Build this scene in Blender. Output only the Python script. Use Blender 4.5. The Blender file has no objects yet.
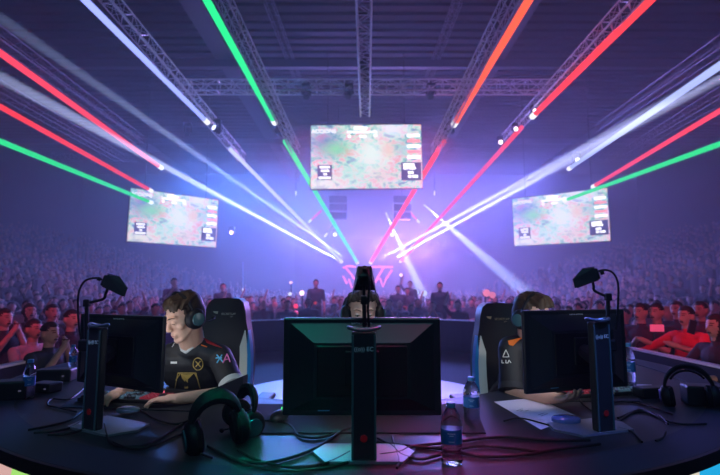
import bpy, bmesh, math, random
from mathutils import Vector, Matrix, Euler, noise
from mathutils.bvhtree import BVHTree
random.seed(11)
R = math.radians
PI = math.pi
scn = bpy.context.scene
COL = scn.collection
V = Vector

# ------------------------------------------------------------------ camera
CAM_Z = 1.28
FPX = 480.0
PITCH = math.atan((290 - 237.5) / FPX)
CP, SP = math.cos(PITCH), math.sin(PITCH)
cd = bpy.data.cameras.new('camera'); cam = bpy.data.objects.new('camera', cd); COL.objects.link(cam)
cam.location = (0, 0, CAM_Z); cam.rotation_euler = (PI / 2 + PITCH, 0, 0)
cd.sensor_width = 36; cd.lens = 36 * FPX / 720; cd.clip_start = .05; cd.clip_end = 300
cd.dof.use_dof = False
scn.camera = cam

def ray(px, py):
    """direction through a pixel, scaled so that its depth (world Y) is 1"""
    u, v = px - 360.0, 237.5 - py
    y = FPX * CP - v * SP; z = FPX * SP + v * CP
    return V((u / y, 1.0, z / y))
def at(px, py, d):
    return V((0, 0, CAM_Z)) + ray(px, py) * d
def at_z(px, py, z):
    r = ray(px, py); return V((0, 0, CAM_Z)) + r * ((z - CAM_Z) / r.z)

# ------------------------------------------------------------------ materials
MATS = {}
def mat(name, col=(.5, .5, .5), rough=.5, metal=0.0, emit=None, strength=0.0, spec=.5, trans=0.0, ior=1.45, noise_amt=0.0, noise_scale=20, bump=0.0, coat=0.0, sheen=0.0, alpha=1.0):
    if name in MATS: return MATS[name]
    m = bpy.data.materials.new(name); m.use_nodes = True; nt = m.node_tree
    b = nt.nodes['Principled BSDF']
    b.inputs['Base Color'].default_value = (*col, 1)
    b.inputs['Roughness'].default_value = rough; b.inputs['Metallic'].default_value = metal
    b.inputs['Specular IOR Level'].default_value = spec; b.inputs['IOR'].default_value = ior
    b.inputs['Transmission Weight'].default_value = trans; b.inputs['Coat Weight'].default_value = coat
    b.inputs['Sheen Weight'].default_value = sheen; b.inputs['Alpha'].default_value = alpha
    if emit:
        b.inputs['Emission Color'].default_value = (*emit, 1); b.inputs['Emission Strength'].default_value = strength
    if noise_amt or bump:
        tc = nt.nodes.new('ShaderNodeTexCoord'); n = nt.nodes.new('ShaderNodeTexNoise')
        n.inputs['Scale'].default_value = noise_scale; n.inputs['Detail'].default_value = 5
        nt.links.new(tc.outputs['Object'], n.inputs['Vector'])
        if noise_amt:
            r = nt.nodes.new('ShaderNodeMapRange'); r.inputs['To Min'].default_value = 1 - noise_amt; r.inputs['To Max'].default_value = 1 + noise_amt
            nt.links.new(n.outputs['Fac'], r.inputs['Value'])
            mx = nt.nodes.new('ShaderNodeVectorMath'); mx.operation = 'SCALE'; mx.inputs[0].default_value = col
            nt.links.new(r.outputs[0], mx.inputs['Scale']); nt.links.new(mx.outputs[0], b.inputs['Base Color'])
        if bump:
            bp = nt.nodes.new('ShaderNodeBump'); bp.inputs['Strength'].default_value = bump; bp.inputs['Distance'].default_value = .01
            nt.links.new(n.outputs['Fac'], bp.inputs['Height']); nt.links.new(bp.outputs[0], b.inputs['Normal'])
    MATS[name] = m
    return m

def emat(name, col, strength):
    if name in MATS: return MATS[name]
    m = bpy.data.materials.new(name); m.use_nodes = True; nt = m.node_tree
    nt.nodes.clear(); e = nt.nodes.new('ShaderNodeEmission'); o = nt.nodes.new('ShaderNodeOutputMaterial')
    e.inputs[0].default_value = (*col, 1); e.inputs[1].default_value = strength
    nt.links.new(e.outputs[0], o.inputs[0]); MATS[name] = m
    return m

# ------------------------------------------------------------------ mesh builder
class MB:
    def __init__(s): s.v = []; s.f = []; s.m = []; s.mats = []
    def mi(s, m):
        if m is None: return 0
        if m not in s.mats: s.mats.append(m)
        return s.mats.index(m)
    def add(s, vs, fs, m=None):
        o = len(s.v); s.v += [tuple(x) for x in vs]; k = s.mi(m)
        for f in fs: s.f.append(tuple(i + o for i in f)); s.m.append(k)
        return s
    def box(s, c, size, rot=None, m=None, taper=1.0):
        c = V(c); hx, hy, hz = [x / 2 for x in size]; M = rot if rot else Matrix.Identity(3)
        vs = []
        for z in (-1, 1):
            t = taper if z > 0 else 1
            for y in (-1, 1):
                for x in (-1, 1): vs.append(c + M @ V((x * hx * t, y * hy * t, z * hz)))
        return s.add(vs, [(0, 2, 3, 1), (4, 5, 7, 6), (0, 1, 5, 4), (2, 6, 7, 3), (0, 4, 6, 2), (1, 3, 7, 5)], m)
    def rbox(s, c, size, r=.01, rot=None, m=None, seg=2):
        """rounded box"""
        bm = bmesh.new(); bmesh.ops.create_cube(bm, size=1)
        for v in bm.verts: v.co = V((v.co.x * size[0], v.co.y * size[1], v.co.z * size[2]))
        bmesh.ops.bevel(bm, geom=bm.edges[:], offset=min(r, min(size) * .49), segments=seg, affect='EDGES', profile=.5)
        M = rot if rot else Matrix.Identity(3); c = V(c)
        bm.verts.index_update()
        vs = [c + M @ v.co for v in bm.verts]; fs = [tuple(v.index for v in f.verts) for f in bm.faces]; bm.free()
        return s.add(vs, fs, m)
    def tube(s, pts, rad, n=8, m=None, cap=True, flat=1.0, closed=False):
        pts = [V(p) for p in pts]; N = len(pts)
        rs = rad if isinstance(rad, (list, tuple)) else [rad] * N
        vs = []; prev = None
        for i, p in enumerate(pts):
            if closed: t = pts[(i + 1) % N] - pts[i - 1]
            else: t = (pts[min(i + 1, N - 1)] - pts[max(i - 1, 0)])
            t = t.normalized() if t.length > 1e-9 else V((0, 0, 1))
            if prev is None:
                a = V((0, 0, 1)) if abs(t.z) < .9 else V((1, 0, 0)); u = t.cross(a).normalized()
            else:
                u = (prev - t * prev.dot(t)); u = u.normalized() if u.length > 1e-6 else t.orthogonal().normalized()
            prev = u; w = t.cross(u)
            for k in range(n):
                a = 2 * PI * k / n; vs.append(p + (u * math.cos(a) + w * math.sin(a) * flat) * rs[i])
        fs = []
        for i in range(N if closed else N - 1):
            j = (i + 1) % N
            for k in range(n):
                fs.append((i * n + k, i * n + (k + 1) % n, j * n + (k + 1) % n, j * n + k))
        if cap and not closed:
            fs.append(tuple(range(n - 1, -1, -1))); fs.append(tuple((N - 1) * n + k for k in range(n)))
        return s.add(vs, fs, m)
    def lathe(s, prof, c=(0, 0, 0), n=24, rot=None, m=None):
        """prof: (radius, z) pairs"""
        c = V(c); M = rot if rot else Matrix.Identity(3); vs = []
        for r, z in prof:
            for k in range(n):
                a = 2 * PI * k / n; vs.append(c + M @ V((r * math.cos(a), r * math.sin(a), z)))
        fs = []
        for i in range(len(prof) - 1):
            for k in range(n): fs.append((i * n + k, i * n + (k + 1) % n, (i + 1) * n + (k + 1) % n, (i + 1) * n + k))
        if prof[0][0] > 1e-5: fs.append(tuple(range(n - 1, -1, -1)))
        if prof[-1][0] > 1e-5: fs.append(tuple((len(prof) - 1) * n + k for k in range(n)))
        return s.add(vs, fs, m)
    def ell(s, c, rad, rot=None, m=None, nu=16, nv=10):
        c = V(c); M = rot if rot else Matrix.Identity(3); vs = [c + M @ V((0, 0, -rad[2]))]
        for j in range(1, nv):
            b = -PI / 2 + PI * j / nv
            for k in range(nu):
                a = 2 * PI * k / nu
                vs.append(c + M @ V((rad[0] * math.cos(b) * math.cos(a), rad[1] * math.cos(b) * math.sin(a), rad[2] * math.sin(b))))
        vs.append(c + M @ V((0, 0, rad[2]))); fs = []
        for k in range(nu): fs.append((0, 1 + (k + 1) % nu, 1 + k))
        for j in range(nv - 2):
            for k in range(nu):
                a = 1 + j * nu; fs.append((a + k, a + (k + 1) % nu, a + nu + (k + 1) % nu, a + nu + k))
        L = len(vs) - 1; a = 1 + (nv - 2) * nu
        for k in range(nu): fs.append((a + k, a + (k + 1) % nu, L))
        return s.add(vs, fs, m)
    def cap(s, a, b, r0, r1=None, n=12, m=None):
        """capsule (tapered, round ended)"""
        r1 = r0 if r1 is None else r1; a, b = V(a), V(b); d = (b - a); L = d.length; d = d / max(L, 1e-9)
        pts = []; rs = []
        for t in (90, 60, 30): pts.append(a - d * r0 * math.sin(R(t))); rs.append(max(r0 * math.cos(R(t)), r0 * .03))
        pts += [a, b]; rs += [r0, r1]
        for t in (30, 60, 90): pts.append(b + d * r1 * math.sin(R(t))); rs.append(max(r1 * math.cos(R(t)), r1 * .03))
        return s.tube(pts, rs, n, m)
    def prism(s, poly, c, ax, ay, h, m=None):
        """polygon (x,y) in plane ax, ay at c, extruded by vector h (centred on c..c+h)"""
        c, ax, ay, h = V(c), V(ax), V(ay), V(h); n = len(poly)
        vs = [c + ax * x + ay * y for x, y in poly] + [c + ax * x + ay * y + h for x, y in poly]
        fs = [tuple(range(n - 1, -1, -1)), tuple(range(n, 2 * n))] + [(i, (i + 1) % n, n + (i + 1) % n, n + i) for i in range(n)]
        return s.add(vs, fs, m)
    def build(s, name, m=None, parent=None, smooth=False, world=True, origin=None):
        me = bpy.data.meshes.new(name)
        vs = s.v
        if origin is not None:
            o0 = V(origin); vs = [V(v) - o0 for v in vs]
        me.from_pydata([tuple(v) for v in vs], [], s.f)
        if s.mats:
            for x in s.mats: me.materials.append(x)
            me.polygons.foreach_set('material_index', s.m)
        elif m: me.materials.append(m)
        bm = bmesh.new(); bm.from_mesh(me); bmesh.ops.recalc_face_normals(bm, faces=bm.faces[:]); bm.to_mesh(me); bm.free()
        if smooth: shade(me, smooth if not isinstance(smooth, bool) else 40)
        me.update()
        ob = bpy.data.objects.new(name, me); COL.objects.link(ob)
        if origin is not None: ob.location = origin
        if parent is not None: attach(ob, parent)
        return ob

def shade(me, deg=40):
    me.polygons.foreach_set('use_smooth', [True] * len(me.polygons))
    try: me.set_sharp_from_angle(angle=R(deg))
    except Exception: pass

WM = {}
def world_of(o):
    m = Matrix.LocRotScale(o.location, o.rotation_euler, o.scale)
    return (world_of(o.parent) @ m) if o.parent else m
def attach(child, parent, keep=True):
    """parent child; keep=True means the child's current transform is in world space"""
    if keep:
        w = world_of(child); pw = world_of(parent); child.parent = parent
        l = pw.inverted() @ w; loc, rot, sc = l.decompose(); child.location = loc; child.rotation_euler = rot.to_euler(); child.scale = sc
    else: child.parent = parent
def thing(name, label, cat, loc=(0, 0, 0), rz=0.0, group=None):
    o = bpy.data.objects.new(name, None); COL.objects.link(o); o.empty_display_size = .1
    o.location = loc; o.rotation_euler = (0, 0, rz); return tag(o, label, cat, group)
def tag(o, label, cat, group=None, kind=None):
    o['label'] = label
    if cat: o['category'] = cat
    if group: o['group'] = group
    if kind: o['kind'] = kind
    return o
def struct(o): o['kind'] = 'structure'; return o

def voxel(mb, name, size, m=None, smooth_it=4, factor=.5, parent=None, mats=None):
    """one continuous skin grown over everything in mb"""
    me = bpy.data.meshes.new('tmp'); me.from_pydata([tuple(v) for v in mb.v], [], mb.f)
    bm = bmesh.new(); bm.from_mesh(me); bmesh.ops.recalc_face_normals(bm, faces=bm.faces[:]); bm.to_mesh(me); bm.free()
    o = bpy.data.objects.new('tmp', me); COL.objects.link(o)
    r = o.modifiers.new('r', 'REMESH'); r.mode = 'VOXEL'; r.voxel_size = size; r.adaptivity = 0
    if smooth_it:
        s = o.modifiers.new('s', 'SMOOTH'); s.factor = factor; s.iterations = smooth_it
    dg = bpy.context.evaluated_depsgraph_get(); dg.update()
    nm = bpy.data.meshes.new_from_object(o.evaluated_get(dg), depsgraph=dg)
    bpy.data.objects.remove(o); bpy.data.meshes.remove(me)
    nm.name = name; nm.materials.clear()
    for x in (mats or [m]): nm.materials.append(x)
    nm.polygons.foreach_set('use_smooth', [True] * len(nm.polygons))
    ob = bpy.data.objects.new(name, nm); COL.objects.link(ob)
    if parent is not None: attach(ob, parent)
    return ob

def text_mesh(name, body, size, loc, rot, m, parent=None, extrude=.0006, align='CENTER', shear=0.0):
    cu = bpy.data.curves.new(name, 'FONT'); cu.body = body; cu.size = size; cu.extrude = extrude; cu.align_x = align; cu.align_y = 'CENTER'; cu.shear = shear
    o = bpy.data.objects.new('tmpt', cu); COL.objects.link(o)
    dg = bpy.context.evaluated_depsgraph_get(); dg.update()
    me = bpy.data.meshes.new_from_object(o.evaluated_get(dg), depsgraph=dg); bpy.data.objects.remove(o); bpy.data.curves.remove(cu)
    me.materials.clear(); me.materials.append(m); me.name = name
    ob = bpy.data.objects.new(name, me); COL.objects.link(ob)
    ob.matrix_basis = Matrix.Translation(V(loc)) @ (rot.to_4x4() if isinstance(rot, Matrix) else rot.to_matrix().to_4x4())
    if parent is not None: attach(ob, parent)
    return ob
def basis(xa, ya, za):
    return Matrix((V(xa), V(ya), V(za))).transposed()
def catmull(pts, n=6):
    pts = [V(p) for p in pts]; out = []
    for i in range(len(pts) - 1):
        p0 = pts[max(i - 1, 0)]; p1 = pts[i]; p2 = pts[i + 1]; p3 = pts[min(i + 2, len(pts) - 1)]
        for k in range(n):
            t = k / n
            out.append(.5 * ((2 * p1) + (p2 - p0) * t + (2 * p0 - 5 * p1 + 4 * p2 - p3) * t * t + (3 * p1 - p0 - 3 * p2 + p3) * t ** 3))
    return out + [pts[-1]]
# ================================================================== SETTING
scn.view_settings.view_transform = 'Standard'
try: scn.view_settings.look = 'None'
except Exception: pass
scn.view_settings.exposure = 0.0; scn.view_settings.gamma = 1.0
try: scn.view_settings.use_curve_mapping = False
except Exception: pass

w = bpy.data.worlds.new('world'); scn.world = w; w.use_nodes = True; nt = w.node_tree; nt.nodes.clear()
wo = nt.nodes.new('ShaderNodeOutputWorld'); bg = nt.nodes.new('ShaderNodeBackground'); bg.inputs[0].default_value = (0, 0, 0, 1); bg.inputs[1].default_value = 0
vs_ = nt.nodes.new('ShaderNodeVolumeScatter'); vs_.inputs['Color'].default_value = (.9, .92, 1, 1)
vs_.inputs['Density'].default_value = .020; vs_.inputs['Anisotropy'].default_value = .25
ge = nt.nodes.new('ShaderNodeNewGeometry'); sp = nt.nodes.new('ShaderNodeSeparateXYZ'); nt.links.new(ge.outputs['Position'], sp.inputs[0])
def mr(src, a, b_, c, d):   # haze hangs thick over the arena floor and thins out near the desk and up in the roof
    n = nt.nodes.new('ShaderNodeMapRange'); n.interpolation_type = 'SMOOTHSTEP'
    for i, x in zip(('From Min', 'From Max', 'To Min', 'To Max'), (a, b_, c, d)): n.inputs[i].default_value = x
    nt.links.new(src, n.inputs['Value']); return n.outputs[0]
mu = nt.nodes.new('ShaderNodeMath'); mu.operation = 'MULTIPLY'; nt.links.new(mr(sp.outputs['Y'], 1, 14, .0035, .023), mu.inputs[0]); nt.links.new(mr(sp.outputs['Z'], 5.5, 11, 1, .35), mu.inputs[1])
nt.links.new(mu.outputs[0], vs_.inputs['Density']); w.cycles.volume_step_size = 1.5
nt.links.new(bg.outputs[0], wo.inputs[0]); nt.links.new(vs_.outputs[0], wo.inputs['Volume'])

M_floor = mat('dark_arena_floor', (.025, .025, .035), .55, noise_amt=.3, noise_scale=2)
M_wall = mat('dark_drape_wall', (.02, .022, .035), .85, noise_amt=.3, noise_scale=1.5)
M_ceil = mat('dark_steel_ceiling', (.016, .016, .022), .75, noise_amt=.25, noise_scale=1)
M_alu = mat('truss_aluminium', (.80, .80, .86), .4, .3)
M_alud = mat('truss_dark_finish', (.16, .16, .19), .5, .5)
M_blk = mat('matte_black_metal', (.012, .012, .014), .5, .2)
M_plast = mat('black_plastic', (.012, .013, .016), .42)
FLOOR_Z = -.75
HALL_X, HALL_Y0, HALL_Y1, HALL_Z = 27, -7, 46, 12.5

def slabbox(name, x0, x1, y0, y1, z0, z1, m):
    b = MB(); b.box(((x0 + x1) / 2, (y0 + y1) / 2, (z0 + z1) / 2), (x1 - x0, y1 - y0, z1 - z0)); return struct(b.build(name, m))
slabbox('floor', -HALL_X, HALL_X, HALL_Y0, HALL_Y1, FLOOR_Z - .2, FLOOR_Z, M_floor)
slabbox('wall_left', -HALL_X - .3, -HALL_X, HALL_Y0, HALL_Y1, FLOOR_Z - .2, HALL_Z + .3, M_wall)
slabbox('wall_right', HALL_X, HALL_X + .3, HALL_Y0, HALL_Y1, FLOOR_Z - .2, HALL_Z + .3, M_wall)
slabbox('wall_far', -HALL_X, HALL_X, HALL_Y1, HALL_Y1 + .3, FLOOR_Z - .2, HALL_Z + .3, M_wall)
slabbox('wall_near', -HALL_X, HALL_X, HALL_Y0 - .3, HALL_Y0, FLOOR_Z - .2, HALL_Z + .3, M_wall)
# ribbed ceiling deck : corrugated sheet
b = MB(); ys = []; y = HALL_Y0
while y < HALL_Y1:
    ys += [(y, HALL_Z), (y + .32, HALL_Z), (y + .38, HALL_Z + .1), (y + .58, HALL_Z + .1)]; y += .64
ys.append((HALL_Y1, HALL_Z))
vv = []
for (yy, zz) in ys: vv += [(-HALL_X, yy, zz), (HALL_X, yy, zz)]
b.add(vv, [(2 * i, 2 * i + 1, 2 * i + 3, 2 * i + 2) for i in range(len(ys) - 1)])
b.box((0, (HALL_Y0 + HALL_Y1) / 2, HALL_Z + .3), (2 * HALL_X, HALL_Y1 - HALL_Y0, .1))
struct(b.build('ceiling', M_ceil))
# roof girders under the deck (plain box sections seen as pale slanted bars)
M_gird = mat('painted_girder', (.075, .075, .10), .6)
for i, x in enumerate((-16.5, -6.2, 6.2, 16.5)):
    b = MB(); b.box((x, 19, HALL_Z - .35), (.45, 53, .7)); b.box((x, 19, HALL_Z - .72), (.8, 53, .06)); struct(b.build('trim_%d' % (i + 1), M_gird))
for i, y in enumerate((9.5, 21.0, 32.5)):
    b = MB(); b.box((0, y, HALL_Z - .95), (53, .3, .35)); struct(b.build('trim_%d' % (i + 5), M_gird))

# ---- stage deck, bright round centre, parapet
D_B = .62
cx = 3.44
path = []
for x, y in ((-4.75, 1.0), (-4.75, 5), (-4.72, 9), (-4.6, 12.5), (-4.25, 15), (-3.4, 16.3), (-2, 16.85), (0, 17), (2, 16.85), (3.4, 16.3), (4.25, 15), (4.6, 12.5), (4.72, 9), (4.75, 5), (4.75, 1.0)):
    path.append(V((x * D_B, y * D_B, 0)))
path = catmull(path, 5)
def ribbon_wall(path, t, z0, z1, m=None, b=None):
    b = b or MB(); n = len(path); L = []; Rr = []
    for i, p in enumerate(path):
        d = (path[min(i + 1, n - 1)] - path[max(i - 1, 0)]).normalized(); nn = V((-d.y, d.x, 0))
        L.append(p + nn * t); Rr.append(p)
    vs = []
    for a, c in zip(L, Rr): vs += [V((a.x, a.y, z0)), V((c.x, c.y, z0)), V((c.x, c.y, z1)), V((a.x, a.y, z1))]
    fs = []
    for i in range(n - 1):
        for k in range(4): fs.append((4 * i + k, 4 * i + (k + 1) % 4, 4 * i + 4 + (k + 1) % 4, 4 * i + 4 + k))
    fs += [(0, 1, 2, 3), (4 * n - 1, 4 * n - 2, 4 * n - 3, 4 * n - 4)]
    b.add(vs, fs, m); return b
M_deck = mat('stage_deck', (.035, .035, .07), .75, spec=.2, noise_amt=.2, noise_scale=4)
b = MB(); b.prism([(p.x * 1.06, p.y * 1.02) for p in path], (0, 0, FLOOR_Z + .001), (1, 0, 0), (0, 1, 0), (0, 0, -FLOOR_Z - .002)); struct(b.build('floor_stage', M_deck))
M_par = mat('parapet_panel', (.018, .018, .045), .8, spec=.2, noise_amt=.15, noise_scale=3)
M_rim = mat('pale_rim', (.66, .70, .85), .4)
bar = thing('stage_barrier', 'dark curved barrier wall with pale top rim circling the stage', 'barrier', (0, 17 * D_B, 0))
ribbon_wall(path, .06, 0, .64).build('wall_panel', M_par, bar)
ribbon_wall(path, .07, .64, .66).build('top_rim', M_rim, bar)
b = ribbon_wall([p * .992 + V((0, .02, 0)) for p in path], .03, .0, .12); b.build('kick_board', M_par, bar)
M_disc = mat('lilac_floor', (.72, .62, .92), .4, noise_amt=.05, noise_scale=6)
b = MB(); b.lathe([(0, .004), (1.63, .004), (1.63, .02), (1.61, .025), (0, .025)], (0, 5.74, 0), 96)
tag(b.build('round_stage_floor', M_disc), 'pale lilac round floor disc in the middle of the stage behind the desk', 'stage floor')

# ---- stepped stands
def rise(x, y):
    a = max(0.0, abs(x) - 8.5) * .30
    c = max(0.0, y - 30) * .03
    return a + c
M_step = mat('stand_step', (.02, .02, .03), .8)
for sgn, side in ((-1, 'left'), (1, 'right')):
    b = MB(); k = 0
    while 8.5 + k * .9 < HALL_X - .2:
        x0 = 8.5 + k * .9; x1 = min(x0 + .9, HALL_X - .05); h = rise(x0 + .45, 0)
        b.box((sgn * (x0 + x1) / 2, 22, FLOOR_Z + h / 2), (x1 - x0, 44, max(h, .02))); k += 1
    struct(b.build('floor_stand_' + side, M_step))

# ================================================================== TRUSSES
def truss(A, B, w, label, r=.024, n=None, group=None, m=None):
    A, B = V(A), V(B); d = (B - A); L = d.length; d.normalize()
    s = d.cross(V((0, 0, 1))).normalized(); u = s.cross(d)
    n = n or max(3, int(L / (w * 1.25))); b = MB()
    cs = [s * (i * w / 2) + u * (j * w / 2) for i, j in ((-1, -1), (1, -1), (1, 1), (-1, 1))]
    for c in cs: b.tube([A + c, B + c], r, 6)
    for k in range(4):
        c0, c1 = cs[k], cs[(k + 1) % 4]
        for i in range(n):
            p = A + d * (L * i / n); q = A + d * (L * (i + 1) / n)
            a, e = (c0, c1) if (i + k) % 2 else (c1, c0)
            b.tube([p + a, q + e], r * .5, 4)
            b.tube([p + c0, p + c1], r * .5, 4)
    o = b.build('truss', m or M_alu); return tag(o, label, 'truss', group)
TR = 8.2
truss(at(363.5, -40, 9.6), at(365, 112, 18.6), .36, 'silver truss running straight overhead down the middle of the hall', r=.03)
truss((-6.6, 16.6, at(360, 87, 16.6).z), (7.0, 16.6, at(360, 87, 16.6).z), .40, 'silver cross truss spanning in front of the middle screen', r=.028)
truss(at(212, -25, 10), at(296, 150, 18), .3, 'truss beside the green light tube above the middle left', r=.022)
truss(at(522, -25, 10), at(435, 150, 18), .3, 'truss beside the orange red light tube above the middle right', r=.022)
truss(at(98, -15, 11), at(242, 158, 20.5), .32, 'truss beside the violet blue light tube', r=.022)
truss(at(645, -15, 11), at(506, 138, 20.5), .32, 'truss beside the long red light tube high on the right', r=.022)
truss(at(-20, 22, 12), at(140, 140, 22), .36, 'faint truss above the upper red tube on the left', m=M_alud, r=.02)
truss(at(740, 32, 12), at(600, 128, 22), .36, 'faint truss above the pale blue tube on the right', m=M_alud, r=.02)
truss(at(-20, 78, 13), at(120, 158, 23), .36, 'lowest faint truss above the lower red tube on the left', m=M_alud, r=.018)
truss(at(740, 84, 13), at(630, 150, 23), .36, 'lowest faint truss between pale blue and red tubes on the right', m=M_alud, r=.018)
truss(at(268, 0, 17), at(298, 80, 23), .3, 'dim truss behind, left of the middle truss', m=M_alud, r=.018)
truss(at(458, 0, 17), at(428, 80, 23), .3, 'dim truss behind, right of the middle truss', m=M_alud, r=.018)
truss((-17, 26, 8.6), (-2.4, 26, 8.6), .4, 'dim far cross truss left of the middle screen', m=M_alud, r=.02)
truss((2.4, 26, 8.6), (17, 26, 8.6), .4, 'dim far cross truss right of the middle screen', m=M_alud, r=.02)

# ================================================================== LIGHT STREAKS: beams in the haze, modelled as solid glowing rods
def solid_beam(name, p0, p1, r0, r1, col, strength, label, group=None):
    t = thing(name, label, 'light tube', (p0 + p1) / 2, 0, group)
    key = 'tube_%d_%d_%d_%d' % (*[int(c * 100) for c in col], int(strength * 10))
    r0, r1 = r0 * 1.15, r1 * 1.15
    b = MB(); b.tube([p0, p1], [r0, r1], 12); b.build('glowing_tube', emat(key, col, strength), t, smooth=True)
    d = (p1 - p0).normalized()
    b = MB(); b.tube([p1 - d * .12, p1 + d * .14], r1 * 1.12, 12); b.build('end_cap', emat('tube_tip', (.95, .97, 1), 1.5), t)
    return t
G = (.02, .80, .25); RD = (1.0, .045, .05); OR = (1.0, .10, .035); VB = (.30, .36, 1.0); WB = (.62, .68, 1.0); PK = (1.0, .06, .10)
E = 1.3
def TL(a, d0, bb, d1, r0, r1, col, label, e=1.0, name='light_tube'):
    return solid_beam(name, at(*a, d0), at(*bb, d1), r0, r1, col, E * e, label)
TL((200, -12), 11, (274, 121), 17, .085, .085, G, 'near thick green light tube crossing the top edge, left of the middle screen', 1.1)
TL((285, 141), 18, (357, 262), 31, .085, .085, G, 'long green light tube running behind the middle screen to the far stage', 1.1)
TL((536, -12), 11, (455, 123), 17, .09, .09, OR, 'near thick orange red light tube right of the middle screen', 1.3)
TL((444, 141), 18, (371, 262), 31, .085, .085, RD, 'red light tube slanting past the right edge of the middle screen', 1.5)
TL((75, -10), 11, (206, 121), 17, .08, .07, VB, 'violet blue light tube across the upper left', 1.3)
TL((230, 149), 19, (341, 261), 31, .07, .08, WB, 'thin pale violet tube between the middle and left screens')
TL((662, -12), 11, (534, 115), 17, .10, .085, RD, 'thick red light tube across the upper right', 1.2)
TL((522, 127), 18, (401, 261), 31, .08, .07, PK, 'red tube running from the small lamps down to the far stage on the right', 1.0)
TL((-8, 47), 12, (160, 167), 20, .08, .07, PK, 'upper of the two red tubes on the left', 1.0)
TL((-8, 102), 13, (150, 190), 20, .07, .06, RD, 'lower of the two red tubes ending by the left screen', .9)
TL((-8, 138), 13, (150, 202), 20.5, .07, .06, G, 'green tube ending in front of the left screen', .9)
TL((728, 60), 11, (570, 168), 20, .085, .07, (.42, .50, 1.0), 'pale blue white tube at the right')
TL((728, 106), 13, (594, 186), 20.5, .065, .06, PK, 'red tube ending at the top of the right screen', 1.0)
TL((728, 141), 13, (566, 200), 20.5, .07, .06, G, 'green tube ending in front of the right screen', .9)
# small far beams
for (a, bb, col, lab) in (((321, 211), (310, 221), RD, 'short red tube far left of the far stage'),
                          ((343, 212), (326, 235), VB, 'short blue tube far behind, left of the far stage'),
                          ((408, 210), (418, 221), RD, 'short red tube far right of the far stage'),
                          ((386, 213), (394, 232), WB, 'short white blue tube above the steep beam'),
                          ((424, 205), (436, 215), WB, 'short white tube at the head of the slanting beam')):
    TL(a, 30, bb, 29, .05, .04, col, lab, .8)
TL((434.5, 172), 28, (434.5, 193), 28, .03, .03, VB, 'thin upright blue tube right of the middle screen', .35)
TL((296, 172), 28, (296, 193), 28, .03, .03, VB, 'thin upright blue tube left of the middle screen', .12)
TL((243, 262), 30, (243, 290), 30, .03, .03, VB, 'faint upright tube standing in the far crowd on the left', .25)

# ================================================================== MOVING HEADS + BEAMS
def moving_head(p, aim, label, lens=None, s=1.0, group=None):
    """yoke lamp hanging under p and aimed along aim"""
    p = V(p); aim = V(aim).normalized(); t = thing('moving_head_lamp', label, 'stage lamp', p, 0, group)
    b = MB(); b.rbox(p + V((0, 0, -.06 * s)), (.34 * s, .26 * s, .12 * s), .02 * s); b.tube([p, p + V((0, 0, .14 * s))], .02 * s, 6); b.build('base', M_blk, t)
    b = MB(); side = aim.cross(V((0, 0, 1))); side = side.normalized() if side.length > .05 else V((1, 0, 0))
    Ry = Matrix.Rotation(math.atan2(side.y, side.x), 3, 'Z')
    for k in (-1, 1): b.box(p + side * k * .17 * s + V((0, 0, -.28 * s)), (.05 * s, .08 * s, .36 * s), Ry)
    b.box(p + V((0, 0, -.115 * s)), (.39 * s, .08 * s, .03 * s), Ry)
    b.build('yoke', M_blk, t)
    q = p + V((0, 0, -.40 * s)); M = aim.to_track_quat('Z', 'Y').to_matrix()
    b = MB(); b.lathe([(.07 * s, -.2 * s), (.12 * s, -.16 * s), (.13 * s, .0), (.12 * s, .1 * s), (.14 * s, .2 * s), (.13 * s, .21 * s), (.12 * s, .17 * s)], q, 16, M)
    h = b.build('lamp_head', M_blk, t, smooth=True)
    b = MB(); b.lathe([(.001, .19 * s), (.12 * s, .178 * s)], q, 16, M)
    b.build('lens', emat('lens_%s' % (lens[0] if lens else 'off'), lens[1] if lens else (.05, .06, .12), lens[2] if lens else .3), h)
    return q
def spot(name, p, aim_pt, col, power, ang, blend=.3, size=.1):
    l = bpy.data.lights.new(name, 'SPOT'); l.color = col; l.energy = power; l.spot_size = R(ang); l.spot_blend = blend; l.shadow_soft_size = size
    o = bpy.data.objects.new(name, l); COL.objects.link(o); o.location = p
    o.rotation_euler = (V(aim_pt) - V(p)).to_track_quat('-Z', 'Y').to_euler(); return o
def area(name, p, aim_pt, col, power, sx, sy=None, spread=180):
    l = bpy.data.lights.new(name, 'AREA'); l.color = col; l.energy = power; l.shape = 'RECTANGLE'; l.size = sx; l.size_y = sy or sx; l.spread = R(spread)
    o = bpy.data.objects.new(name, l); COL.objects.link(o); o.location = p
    o.rotation_euler = (V(aim_pt) - V(p)).to_track_quat('-Z', 'Y').to_euler(); return o
BLU = (.16, .24, 1.0); VIO = (.42, .26, 1.0); MAG = (1.0, .05, .35)
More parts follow.
